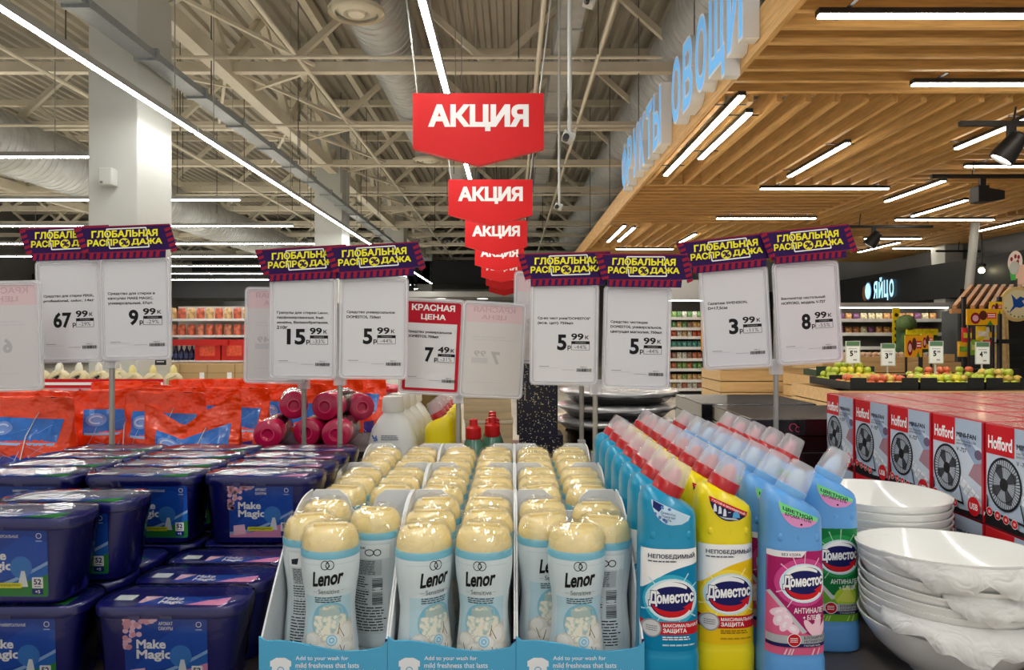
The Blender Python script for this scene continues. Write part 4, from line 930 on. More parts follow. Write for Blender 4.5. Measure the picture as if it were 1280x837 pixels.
# ------------------------------------------------------------------ cleaner bottles with slanted necks
SA = [(0, .0345), (.004, .0362), (.03, .0362), (.036, .035), (.155, .0332), (.19, .0325)]; SBt = [(0, .029), (.004, .031), (.03, .031), (.036, .030), (.155, .0295), (.19, .029)]
SN = 3.0
def smap(u, v, h):
    a = interp(SA, v); b = interp(SBt, v); u = u * a / .0336; q = max(0, 1 - abs(u / a) ** SN) ** (1 / SN); return (u, -b * q - h - .0003, v)
CAPCL = film('cap_clear', (232, 230, 234), .68, .1, .15, 50)
def domlogo(d, cx, cy, s_):
    d.ell(cx, cy, .030 * s_, .0245 * s_, ink(206, 232, 240), 30); d.ell(cx, cy, .0265 * s_, .0225 * s_, WHITE, 30, .12)
    d.ell(cx, cy, .0255 * s_, .0205 * s_, NAVY, 30, .2)
    up = [(cx + .0245 * s_ * math.cos(a), cy + .0195 * s_ * math.sin(a) + .001) for a in [.25 * PI + k * .62 * PI / 14 for k in range(15)]]
    dn = [(cx + .0235 * s_ * math.cos(a), cy + .0125 * s_ * math.sin(a) + .003) for a in [.87 * PI - k * .62 * PI / 14 for k in range(15)]]
    d.poly(up + dn, WHITE); d.poly([(cx - .026 * s_, cy + .0045 * s_), (cx - .0135 * s_, cy + .0065 * s_), (cx - .0205 * s_, cy + .014 * s_)], WHITE)
    lo = [(cx + .0245 * s_ * math.cos(a), cy + .0205 * s_ * math.sin(a)) for a in [1.12 * PI + k * .66 * PI / 14 for k in range(15)]]
    hi = [(cx + .0245 * s_ * math.cos(a), cy + .0135 * s_ * math.sin(a)) for a in [1.78 * PI - k * .66 * PI / 14 for k in range(15)]]
    d.poly(lo + hi, RED); d.poly([(cx + .012 * s_, cy - .0085 * s_), (cx + .0255 * s_, cy - .002 * s_), (cx + .022 * s_, cy - .0135 * s_)], RED)
    d.text('Д', cx - .0268 * s_, cy - .0088 * s_, cx - .0168 * s_, cy + .0105 * s_, NAVY, .10); d.text('оместос', cx - .0185 * s_, cy - .0058 * s_, cx + .0265 * s_, cy + .0068 * s_, NAVY, .12, slope=.05)
    d.text('Д', cx - .0262 * s_, cy - .008 * s_, cx - .0172 * s_, cy + .0098 * s_, WHITE, .045); d.text('оместос', cx - .0178 * s_, cy - .0048 * s_, cx + .0258 * s_, cy + .0058 * s_, WHITE, .045, slope=.05)
def slant_make(kind):
    body, cap = {'teal': ((0, 142, 186), 'red'), 'yellow': ((236, 214, 0), 'red'), 'pink': ((92, 158, 222), 'blue'), 'lime': ((92, 158, 222), 'blue'), 'rear': ((92, 158, 222), 'red')}[kind]
    BM = mat(body, .32, vary=.03, vscale=15, coat=.15)
    def f():
        t = thing('cleaner_bottle', 'cleaner bottle', 'bottle'); N = 48; m = MB(); rings = []
        for z in (0, .002, .004, .012, .03, .033, .036, .06, .09, .12, .155, .157, .161, .175):
            a, b = interp(SA, z), interp(SBt, z)
            if z == 0: a *= .93; b *= .93
            if z == .157: a *= 1.015; b *= 1.015
            rings.append([(x, y, z) for x, y in sup(a, b, SN, N)])
        for (xl, zl), (xr, zr), b, nn in (((-.0325, .186), (.0325, .184), .029, 3), ((-.0325, .198), (.0322, .1905), .0288, 3), ((-.0315, .210), (.0305, .1965), .0272, 2.8), ((-.0285, .2185), (.0265, .2005), .0245, 2.5), ((-.0235, .2225), (.0215, .2035), .0205, 2.2), ((-.0178, .224), (.016, .2075), .0172, 2)):
            rings.append([((xl + xr) / 2 + x * (xr - xl) / 2, y, (zl + zr) / 2 + x * (zr - zl) / 2) for x, y in sup(1, b, nn, N)])
        m.loft(rings, BM)
        for x in (-.0205, 0, .0205): m.ball((x, -.0285 if x == 0 else -.0268, .1715), .0035, BM, 10, 6, (1, .35, 1.3))
        m.build('body', t, angle=50)
        M = Matrix.Translation((-.001, 0, .2145)) @ Matrix.Rotation(math.radians(28), 4, 'Y')
        if cap == 'red':
            MB().lathe([(.0165, -.003), (.0182, -.001), (.0182, .0135), (.0172, .0148), (.001, .015)], mat((176, 10, 22), .3, coat=.2), 30, M=M).build('cap_ring', t)
            inner = mat((214, 150, 158), .4)
        else:
            MB().lathe([(.0165, -.003), (.0178, -.001), (.0178, .009), (.015, .0105), (.001, .011)], mat((120, 178, 232), .3, coat=.2), 30, M=M).build('cap_ring', t); inner = mat((190, 214, 238), .4)
        MB().lathe([(.009, .012), (.008, .026), (.004, .032), (.001, .0325)], inner, 20, M=M).build('nozzle', t)
        MB().lathe([(.0176, .0125 if cap == 'red' else .009), (.0165, .024), (.0142, .0385), (.0125, .0405), (.001, .041)], CAPCL, 28, M=M, cap0=False).build('clear_cap', t)
        d = Decal(4.5e-5); A = .0325
        if kind in ('teal', 'yellow'):
            bg = ink(0, 130, 176) if kind == 'teal' else ink(240, 196, 16); bg2 = ink(60, 176, 206) if kind == 'teal' else ink(248, 220, 70)
            d.rect(-A, .04, A, .156, WHITE)
            d.poly([(-A, .04), (A, .04)] + [(A - 2 * A * k / 14, .1385 - .024 * (k / 14) ** 2.4 - .006 * k / 14) for k in range(15)], bg)
            d.ell(0, .098, .0305, .029, bg2, 30); d.multi([[(0, .098), (.034 * math.cos(a - .02), .098 + .037 * math.sin(a - .02)), (.034 * math.cos(a + .02), .098 + .037 * math.sin(a + .02))] for a in (.5, .95, 2.4, 3.5, 4.1, 5.1, 5.7)], ink(190, 228, 236) if kind == 'teal' else ink(255, 240, 170))
            domlogo(d, .001, .0985, .98)
            d.text('НЕПОБЕДИМЫЙ', -.026, .1445, .028, .1515, ink(28, 34, 70), .02); d.lines(-.026, .1405, .006, .1435, 1, ink(90, 96, 110), .5, 0, 1)
            d.rect(-A, .059, A, .0735, ink(196, 22, 34)); d.ell(-.0215, .066, .0105, .0105, ink(150, 152, 156), 24); d.ell(-.0215, .066, .009, .009, ink(208, 208, 210), 24); d.lines(-.0275, .0625, -.0155, .0695, 3, ink(110, 112, 116), .4, .1, 1)
            d.text('МАКСИМАЛЬНАЯ', -.0095, .0675, .031, .0715, WHITE, .02); d.text('ЗАЩИТА', -.0095, .0605, .017, .0662, WHITE, .03)
            d.lines(-.010, .0525, .025, .0575, 2, WHITE if kind == 'teal' else ink(130, 96, 10), .5, .3, 1); d.lines(-.010, .0455, .028, .049, 1, ink(190, 220, 230) if kind == 'teal' else ink(180, 140, 20), .5, .1, 1)
        else:
            pk = kind == 'pink'
            d.rect(-A, .04, A, .157, ink(170, 28, 100) if pk else ink(10, 116, 56))
            if pk:
                d.poly([(-A, .04), (A, .04), (A, .052), (.004, .066), (-A, .108)], ink(222, 96, 136)); d.poly([(-A, .108), (-.030, .111), (.008, .066), (.003, .064)], ink(196, 196, 202))
                for x, y, a in ((-.022, .088, .4), (-.014, .082, 2.2), (-.016, .074, 1.1), (-.008, .07, -.6), (-.022, .08, 1.2)): d.ell(x, y, .0085, .0048, ink(246, 214, 228), 16, a); d.ell(x, y, .004, .0024, ink(250, 236, 242), 12, a)
                for x, y, a in ((.012, .07, 2.2), (.02, .074, 1.4), (.026, .068, .9), (.018, .064, 1.8)): d.ell(x, y, .012, .0042, ink(248, 206, 220), 16, a)
                d.poly([(-A, .150), (.002, .150), (.008, .157), (-A, .157)], ink(235, 232, 236)); d.text('БЕЗ ХЛОРА', -.02, .1515, .001, .1545, BLACK, .02)
            else:
                d.poly([(-A, .04), (A, .04), (A, .09), (.012, .072), (-.006, .07), (-A, .098)], ink(112, 170, 50)); d.poly([(-A, .1), (-.03, .102), (-.004, .073), (.012, .075), (A, .096), (A, .092), (.012, .07), (-.006, .068)], ink(206, 214, 206))
                d.ell(.012, .071, .014, .012, ink(176, 204, 60), 20); d.poly([(.0, .066), (.014, .086), (.025, .064)], ink(206, 214, 90))
            d.ell(.004, .122, .031, .027, ink(206, 70, 140) if pk else ink(40, 150, 80), 30); d.multi([[(.004, .122), (.004 + .031 * math.cos(a - .02), .122 + .034 * math.sin(a - .02)), (.004 + .031 * math.cos(a + .02), .122 + .034 * math.sin(a + .02))] for a in (.9, 1.5, 2.0, 2.5, 3.5, 4.1)], ink(236, 190, 214) if pk else ink(170, 214, 180))
            domlogo(d, .005, .121, .9)
            d.text('АНТИНАЛЕТ', -.007, .0875, .031, .0935, WHITE, .015); d.text('+ БЛЕСК', .003, .080, .025, .0855, WHITE, .015)
            d.rect(-A, .0535, A, .0625, ink(178, 180, 184)); d.rect(-A, .0495, A, .0535, ink(32, 30, 84)); d.ell(-.0065, .0575, .0075, .0075, WHITE, 20); d.ell(-.0065, .0575, .0068, .0068, ink(196, 24, 40), 20); d.lines(-.011, .0545, -.002, .0605, 3, WHITE, .4, .1, 1)
            d.text('БЛОКИРУЕТ', .004, .0585, .030, .0617, DTX, .02); d.text('НЕПРИЯТНЫЕ', .004, .0545, .030, .0575, DTX, .01); d.text('ГУСТОЙ ГЕЛЬ', .004, .0505, .023, .0526, WHITE, .01)
            d.multi([[(x, .041), (x + .002, .041), (x + .0045, .048), (x + .003, .048)] for x in (-.018, -.014, -.011, .012, .018)], ink(240, 200, 216) if pk else ink(190, 220, 120))
        d.build('label', t, smap, .0022, .02)
        d = Decal(6e-5); s0 = .0005
        half = [(-.022, .212)] + [(-.022 + .043 * (1 - math.cos(k / 10 * PI / 2)) * .55, .212 - .029 * math.sin(k / 10 * PI / 2)) for k in range(1, 11)] + [(.012, .184), (.020, .188), (.0225, .193)]
        if kind == 'teal':
            d.poly(half, ink(196, 222, 240)); d.poly([(-.02, .211), (-.008, .205), (-.014, .198), (-.0205, .203)], ink(26, 40, 104)); d.multi([E2(x, y, .0022, .0018, 6, x * 99) for x, y in ((-.018, .196), (-.013, .192), (-.006, .187), (-.01, .203), (-.002, .201), (-.008, .189))], ink(90, 130, 196))
            d.text('Доместос', -.012, .1965, .005, .2, ink(36, 50, 120), .01, slope=-.25); d.text('Помогает', -.011, .1925, .005, .1955, ink(36, 50, 120), .01, slope=-.2); d.text('мыть', -.010, .189, .0, .1915, ink(36, 50, 120), .01, slope=-.2)
        elif kind == 'yellow':
            d.poly(half, ink(30, 30, 70)); d.poly([(-.022, .212), (.0225, .193), (.0205, .188), (-.0215, .2065)], RED); d.text('ГУСТОЙ И ЭКОНОМИЧНЫЙ', -.019, .2065, .0195, .2095, WHITE, .02, slope=-.44)
            d.multi([[(x - .002, y), (x + .002, y), (x + .0018, y + .006), (x + .0005, y + .009), (x - .0012, y + .008)] for x, y in ((-.016, .1945), (-.0105, .192), (-.005, .189))], ink(220, 226, 236)); d.rect(-.001, .193, .002, .1937, WHITE); d.poly([(.004, .187), (.013, .187), (.012, .192), (.008, .195), (.005, .193)], ink(90, 170, 220))
            d.poly([(-.012, .189), (-.004, .1855), (.012, .184), (.008, .1865), (-.004, .1875)], ink(190, 200, 210))
        else:
            d.poly(half, ink(226, 150, 204)); d.poly([(-.022, .212), (.0225, .193), (.0215, .189), (-.02, .2)], ink(120, 220, 140)); d.text('ЦВЕТНОЙ', -.018, .2025, .015, .208, BLACK, .03, slope=-.38); d.text('АРОМА ГЕЛЬ', -.0165, .197, .0135, .201, BLACK, .015, slope=-.3); d.ell(.002, .1865, .0015, .0012, BLACK, 8)
        d.build('shoulder_sticker', t, lambda u, v, h: (u, -(.0288 - max(0, v - .198) * .16) * (max(0, 1 - abs(u / .0335) ** 3)) ** (1 / 3) - h - .0006, v), .0045, .006)
        return t
    return f
SL = {k: Maker(slant_make(k)) for k in ('teal', 'yellow', 'pink', 'lime', 'rear')}
GS = 'slant-necked cleaner bottles'
for k in range(7): SL['teal']((.182, .85 + .076 * k, TZ), rr.uniform(-.02, .02), 'teal cleaner bottle with a red cap, %s of the seven teal ones' % nth(k, 7), GS)
for k in range(8): SL['yellow']((.2525, .868 + .0765 * k, TZ), rr.uniform(-.02, .02), 'yellow cleaner bottle with a red cap, %s of the long yellow row' % nth(k, 8), GS)
for k in range(7): SL['pink']((.3235, .84 + .0755 * k, TZ), rr.uniform(-.02, .02), 'light blue cleaner bottle with a pink label and clear cap, %s of the seven' % nth(k, 7), GS)
SL['rear']((.3235, .84 + .0755 * 7.3, TZ), 0, 'red-capped bottle at the far end of the row of light blue bottles', GS)
SL['lime']((.409, .935, TZ), -.05, 'light blue cleaner bottle with a green label beside the white bowls', GS)
for k in range(5): SL['rear']((.400, 1.06 + .076 * k, TZ), 0, 'red-capped bottle in the row behind the green-labelled bottle, %s of five' % nth(k, 5), GS)
# a second group further back
for k in range(4): SL['yellow']((-.163, 1.62 + .077 * k, TZ + .0), PI, 'yellow cleaner bottle turned backwards behind the trays, %s of four' % nth(k, 4), 'yellow bottles behind the trays')
WBOT = mat((228, 230, 228), .35, vary=.02, vscale=10)
def white_make():
    t = thing('detergent_bottle', '', 'bottle'); m = MB(); rings = []
    for z, a, b in ((0, .052, .034), (.004, .056, .037), (.12, .056, .037), (.16, .054, .036), (.19, .046, .033), (.212, .032, .027), (.224, .022, .022), (.232, .02, .02)): rings.append([(x, y, z) for x, y in sup(a, b, 2.6, 36)])
    m.loft(rings, WBOT); m.build('body', t)
    MB().lathe([(.024, .228), (.025, .232), (.0235, .255), (.021, .262), (.001, .263)], mat((236, 236, 232), .4), 28).build('cap', t)
    d = Decal(); d.lines(-.02, .168, .02, .18, 3, ink(60, 70, 110), .4, .2, 1); d.multi([E2(-.036 + x, .172 + y, .004, .002, 8, x * 300) for x, y in ((0, 0), (.004, .003), (-.003, .004), (.002, -.004), (.006, -.002))], ink(90, 120, 180)); d.ell(0, .14, .016, .016, ink(196, 206, 190), 20)
    d.build('print', t, lambda u, v, h: (u, -.0375 * max(0, 1 - abs(u / .056) ** 2.6) ** (1 / 2.6) - h - .001 + max(0, v - .16) * .09, v), .006, .01)
    return t
WB_ = Maker(white_make)
for k in range(4): WB_((-.268 + .003 * k, 1.62 + .085 * k, TZ), 0, 'white detergent bottle behind the left trays, %s of four' % nth(k, 4), 'white detergent bottles')
def green_make():
    t = thing('dish_soap_bottle', '', 'bottle')
    MB().lathe([(.020, 0), (.025, .003), (.026, .02), (.0265, .07), (.025, .1), (.0195, .128), (.012, .15), (.011, .158)], mat((18, 92, 62), .15, coat=.4), 28, .9).build('body', t)
    MB().lathe([(.0275, .112), (.0255, .119), (.0165, .146), (.0135, .152)], mat((70, 118, 100), .2, coat=.3), 28, .9, cap0=False, cap1=False).build('shoulder', t)
    MB().lathe([(.014, .15), (.0155, .152), (.015, .172), (.0085, .176), (.008, .188), (.001, .19)], mat((205, 22, 30), .35), 24).build('cap', t)
    return t
GB = Maker(green_make)
for k, (x, y) in enumerate(((-.0855, 1.60), (-.045, 1.64), (-.0465, 1.70), (-.048, 1.76))): GB((x, y, TZ), 0, ['dark green soap bottle with a red cap beside the sign post', 'dark green soap bottle, frontmost of the right file', 'dark green soap bottle, middle of the right file', 'dark green soap bottle, rearmost of the right file'][k], 'dark green soap bottles', 1.13)

# ------------------------------------------------------------------ white bowls and foam sheets
CHINA = mat((236, 236, 232), .18, vary=.01, coat=.5)
FOAM = film('foam_sheet', (240, 240, 238), .25, .5, .5, 40)
BR = .0985
def bowl_make():
    m = MB()
    m.lathe([(.001, .004), (.034, .003), (.036, 0), (.042, 0), (.043, .004), (.062, .015), (.083, .035), (.0945, .053), (BR, .062), (BR, .0635), (.0962, .0635), (.0915, .0545), (.079, .037), (.058, .019), (.040, .0105), (.0385, .0115), (.037, .0100), (.001, .0095)], CHINA, 64)
    o = m.build('salad_bowl', angle=60); return tag(o, 'white bowl', 'bowl')
BOWL = Maker(bowl_make)
BX, BY = .524, .862
for k in range(9):
    tx = (k / 8) ** 2 * .05
    BOWL((BX - .004 * k / 8 + rr.uniform(-.002, .002), BY + rr.uniform(-.002, .002), TZ + .0105 * k + .0002), (tx * .4, tx, k), 'white porcelain bowl, %s of the front stack of nine' % ['bottom', 'second from below', 'third from below', 'fourth from below', 'middle', 'fourth from top', 'third from top', 'second from top', 'top'][k], 'white bowls, front stack')
for k in range(11):
    BOWL((.537, 1.062, TZ + .0105 * k + .0002), k, 'white porcelain bowl, %s of the rear stack of eleven' % ['bottom', 'second from below', 'third from below', 'fourth from below', 'fifth from below', 'middle', 'fifth from top', 'fourth from top', 'third from top', 'second from top', 'top'][k], 'white bowls, rear stack')
def foam(name_label, bx, by, z0, a0, a1, out, seed, drop=.0):
    q = random.Random(seed); n = 48; ph = [q.uniform(0, 6) for _ in range(6)];  rows = [(.062, .0165), (.083, .037), (.0955, .055), (BR + .001, .0655), (BR + out * .45, .060 - drop * .4), (BR + out, .048 - drop)]
    vs = []; fs = []
    for k in range(n + 1):
        a = a0 + (a1 - a0) * k / n; e = math.sin(PI * k / n) ** .5; w_ = .92 + .13 * math.sin(9 * a + ph[0]) + .07 * math.sin(17 * a + ph[1])
        for j, (r, z) in enumerate(rows):
            rr_ = r if j < 3 else BR - .001 + (r - BR) * e * w_
            zz = z + z0 + q.uniform(0, .0008)
            if j > 3: zz = z0 + .064 + (z - .064) * e * (.9 + .25 * math.sin(7 * a + ph[2]) + .12 * math.sin(19 * a + ph[3] + j)) + .0016 * math.sin(31 * a + ph[4] + 2 * j)
            vs.append((bx + rr_ * math.cos(a), by + rr_ * math.sin(a), TZ + zz))
    m_ = len(rows)
    for k in range(n):
        for j in range(m_ - 1): fs.append((k * m_ + j, (k + 1) * m_ + j, (k + 1) * m_ + j + 1, k * m_ + j + 1))
    o = MB().add(vs, fs, FOAM, True).build('foam_sheet', angle=75)
    so = o.modifiers.new('thickness', 'SOLIDIFY'); so.thickness = .0008
    tag(o, name_label, 'packing sheet', 'packing foam between the bowls')
foam('crumpled white foam sheet over the lip of the top bowl in the front stack', BX, BY, .085, -2.9, .1, .012, 1, .012)
foam('white foam sheet sticking out at the right of the front stack, upper', BX, BY, .0745, -1.0, .9, .022, 2, .0)
foam('white foam sheet hanging below the middle of the front stack', BX, BY, .0535, -2.2, -.2, .014, 3, .012)
foam('long white foam sheet near the bottom of the front stack', BX, BY, .0215, -2.9, -.4, .022, 4, .014)
foam('white foam sheet at the lower right of the front stack', BX, BY, .0325, -1.2, .4, .022, 5, -.006)
foam('white foam sheet hanging from the rear stack beside the green-labelled bottle', .537, 1.062, .06, -2.9, -1.9, .012, 6, .03)

# ------------------------------------------------------------------ fan cartons
FR = mat((192, 22, 40), .35, vary=.06, vscale=8, coat=.3); FT = mat((178, 34, 50), .25, vary=.3, vscale=9, coat=.25, bump=.05, bscale=14, stretch=(1, 5, 1), spec=.3)
FBL = ink(176, 192, 212); FW, FH, FD = .1225, .1395, .083
def fan_make(printed):
    def f():
        t = thing('fan_carton', '', 'carton'); m = MB()
        m.box(0, FD, -FW / 2, FW / 2, 0, FH, FR, .0015); m.build('box', t)
        m = MB().box(.004, FD - .004, -FW / 2 + .003, FW / 2 - .003, FH - .0004, FH + .0008, FT); m.build('top_flap', t)
        if not printed: return t
        d = Decal(7e-5); W = FW / 2
        d.rect(-W + .003, .002, W - .001, FH - .001, FBL)
        d.poly([(-W + .003, .06), (W - .001, .03), (W - .001, .10), (-.01, .118), (-W + .003, .118)], ink(198, 208, 222)); d.poly([(.0, .118), (W - .001, .06), (W - .001, .085), (.02, .118)], ink(150, 168, 196))
        q = random.Random(2); d.multi([[(.004 + c * .0095 + r_ * .006, .052 - c * .005 + r_ * .0 - r_ * .009), (.0115 + c * .0095 + r_ * .006, .048 - c * .005 - r_ * .009), (.015 + c * .0095 + r_ * .006, .054 - c * .005 - r_ * .009), (.0075 + c * .0095 + r_ * .006, .058 - c * .005 - r_ * .009)] for c in range(5) for r_ in range(3)], ink(232, 236, 242))
        d.poly([(.028, .06), (W - .001, .048), (W - .001, .082), (.04, .078)], ink(168, 128, 140)); d.ell(.05, .092, .0085, .007, ink(112, 96, 124), 16)
        d.rect(-W + .003, .099, -W + .058, FH - .001, RED); d.text('Hofford', -W + .007, .106, -W + .054, .124, WHITE, .03)
        d.text('MINI-FAN', .001, .112, .045, .119, ink(50, 52, 62), .02); d.text('настольный USB', .001, .1055, .045, .109, ink(70, 72, 84), .0); d.text('вентилятор', .001, .100, .034, .104, ink(70, 72, 84), .0); d.text('V -727', .001, .091, .024, .097, ink(50, 52, 62), .01)
        fx, fy = -.022, .062
        d.ell(fx, fy, .0335, .0355, ink(176, 184, 196), 36); d.ring(fx, fy, .0335, .0355, .0035, BLACK, 36)
        d.multi([[(fx + .006 * math.cos(a), fy + .006 * math.sin(a)), (fx + .032 * math.cos(a), fy + .034 * math.sin(a)), (fx + .032 * math.cos(a + .045), fy + .034 * math.sin(a + .045))] for a in [k * 2 * PI / 44 for k in range(44)]], ink(46, 48, 54))
        d.multi([[(fx, fy), (fx + .024 * math.cos(a), fy + .026 * math.sin(a)), (fx + .027 * math.cos(a + .35), fy + .029 * math.sin(a + .35)), (fx + .022 * math.cos(a + .7), fy + .024 * math.sin(a + .7))] for a in (.2, 1.77, 3.34, 4.91)], ink(60, 62, 68)); d.ring(fx, fy, .022, .024, .0012, BLACK, 30); d.ell(fx, fy, .008, .0085, BLACK, 18)
        d.multi([[(fx - .034, fy - .02), (fx - .0325, fy - .02), (fx - .03, fy - .042), (fx - .034, fy - .042)], [(fx - .034, fy - .042), (fx + .04, fy - .046), (fx + .04, fy - .043), (fx - .034, fy - .039)], [(fx + .03, fy - .02), (fx + .032, fy - .02), (fx + .041, fy - .045), (fx + .038, fy - .045)]], BLACK)
        d.poly([(-W + .003, .002), (W - .001, .002), (W - .001, .012), (.01, .0085), (-W + .003, .022)], ink(26, 22, 26))
        for k in range(4): d.ell(-.05 + .0165 * k, .0205 - .0018 * k, .0062, .0062, WHITE, 16); d.ell(-.05 + .0165 * k, .0205 - .0018 * k, .0056, .0056, RED, 16); d.rect(-.052 + .0165 * k, .0185 - .0018 * k, -.048 + .0165 * k, .0222 - .0018 * k, ink(236, 180, 184))
        d.ell(.043, .019, .0135, .0135, RED, 22); d.text('USB', .034, .0145, .052, .0235, WHITE, .03)
        d.build('front_print', t, lambda u, v, h: (-h - .0002, -u, v))
        MB().box(-.0008, .002, -FW / 2 - .0004, -FW / 2 + .004, .001, FH - .001, FR).build('red_edge', t)
        return t
    return f
FAN = Maker(fan_make(True)); FANB = Maker(fan_make(False))
for k in range(5):
    y = .99 - .0625 + .125 * (k + 0) - 0.0
    for layer in (0, 1):
        for c in range(5):
            z = TZ + .1402 * layer + .0003
            place = nth(k, 5)
            lab = ('fan carton with a fan picture in the aisle-facing file, %s of the %s layer' % (place, ['lower', 'upper'][layer])) if c == 0 else 'red carton in file %s behind the printed file, %s, %s layer' % (['', 'one', 'two', 'three', 'four'][c], place, ['lower', 'upper'][layer])
            if c > 0 and layer == 0 and k not in (0, 4) and c < 4: pass
            (FAN if c == 0 else FANB)((.65 + .0845 * c, y, z), rr.uniform(-.012, .012) if c == 0 else 0, lab, 'fan cartons')

# ------------------------------------------------------------------ flat black boxes behind the cartons
FB = mat((26, 24, 28), .22, vary=.1, coat=.5); FBT = mat((92, 88, 92), .15, vary=.25, vscale=5, coat=.7, bump=.03, bscale=10)
def flat_make():
    t = thing('flat_box', '', 'box'); MB().box(-.15, .15, -.15, .15, 0, .036, FB, .002).build('box', t)
    MB().box(-.147, .147, -.147, .147, .0355, .0366, FBT).build('lid_film', t)
    d = Decal(2e-4)
    d.ring(-.06, .018, .009, .009, .002, ink(190, 60, 96), 14, 0, 4.5); d.ring(-.05, .014, .006, .006, .0016, ink(190, 60, 96), 12, 1, 5.5); d.rect(.02, .01, .09, .0112, ink(120, 110, 112)); d.rect(.02, .024, .06, .0252, ink(120, 110, 112))
    d.build('print', t, front(-.151)); return t
FLAT = Maker(flat_make)
for k in range(6): FLAT((.66 + rr.uniform(-.008, .008), 1.70 + rr.uniform(-.008, .004), TZ + .0368 * k), rr.uniform(-.02, .02), 'flat black glossy box in the front pile behind the fan cartons, %s' % ['bottom', 'second from below', 'third from below', 'third from top', 'second from top', 'top'][k], 'flat black boxes')
for k in range(6): FLAT((.64 + rr.uniform(-.01, .01), 2.03, TZ + .0368 * k), rr.uniform(-.02, .02), 'flat black glossy box in the rear pile left of the fan cartons, %s' % ['bottom', 'second from below', 'third from below', 'third from top', 'second from top', 'top'][k], 'flat black boxes')
# foil-wrapped pans
FOIL = mat((228, 228, 230), .22, .45, vary=.1, vscale=14, bump=1.0, bscale=15); PANB = mat((34, 33, 34), .3, vary=.1, coat=.4)
def pan_make():
    t = thing('wrapped_pan', '', 'pan'); q = random.Random(8)
    MB().lathe([(.10, 0), (.125, .002), (.145, .02), (.15, .028)], PANB, 44).build('body', t)
    rings = []
    for r, z in ((.151, .022), (.156, .027), (.152, .033), (.13, .036), (.06, .036), (.004, .036)): rings.append([(r * (1 + q.uniform(-.012, .03)) * math.cos(2 * PI * i / 44), r * (1 + q.uniform(-.012, .03)) * math.sin(2 * PI * i / 44), z + q.uniform(-.002, .002)) for i in range(44)])
    MB().loft(rings, FOIL, True, False, True).build('foil_cover', t, angle=180); return t
PAN = Maker(pan_make)
t = thing('stock_pot', 'big dark pot in clear film under the foil-wrapped pans', 'pot', (.272, 1.92, TZ))
MB().lathe([(.10, 0), (.118, .004), (.122, .14), (.126, .145), (.001, .146)], PANB, 44).build('body', t)
MB().lathe([(.124, .03), (.124, .11)], mat((150, 128, 70), .3, vary=.5, vscale=25, coat=.5), 44, cap0=False, cap1=False).build('label_sleeve', t); 
MB().lathe([(.126, .002), (.13, .05), (.128, .1), (.13, .146)], film('pot_wrap', (255, 255, 255), .5, .08, .6, 30, gloss=1.5), 30, cap0=False, cap1=False).build('clear_film', t)
for k in range(3): PAN((.272 + .006 * k, 1.92, TZ + .147 + .0385 * k), k * 1.0, '%s of the three round foil-wrapped pans behind the cleaner bottles' % ['lowest', 'middle', 'topmost'][k], 'foil-wrapped pans')
# dark boxes with gold specks
def speck_box(x0, x1, y0, y1, z0, z1, label, sd, word=None):
    t = thing('gift_box', label, 'box', ((x0 + x1) / 2, y0, z0)); w_ = (x1 - x0) / 2; h = z1 - z0
    MB().box(-w_, w_, 0, y1 - y0, 0, h, mat((18, 18, 44), .3, vary=.1), .001).build('box', t)
    q = random.Random(sd)
    for c_, n_ in ((ink(214, 200, 150), int(h * 900)), (ink(236, 232, 214), int(h * 700))):
        Decal(2e-4).multi([E2(q.uniform(-w_ + .002, w_ - .002), q.uniform(.003, h - .003), q.uniform(.0006, .0016), q.uniform(.0006, .0016), 6) for _ in range(n_)], c_).build('gold_speck_print', t, front(-.0004))
        Decal(2e-4).multi([E2(q.uniform(.003, y1 - y0 - .003), q.uniform(.003, h - .003), q.uniform(.0006, .0016), q.uniform(.0006, .0016), 6) for _ in range(n_)], c_).build('gold_speck_print', t, lambda u, v, h_: (-w_ - .0004 - h_, u, v))
    if word: Decal(2e-4).text(word, h * .45, -w_ + .018, h * .66, -w_ + .023, ink(220, 214, 196), .01).build('lettering', t, lambda u, v, h_: (v, -.001 - h_, u))
speck_box(.018, .125, 1.76, 1.86, TZ, TZ + .155, 'dark navy box with gold specks, lower of the two', 1)
speck_box(.012, .112, 1.765, 1.86, TZ + .155, TZ + .345, 'tall dark navy box with gold specks, upper of the two behind the trays', 2, 'Luminarc')
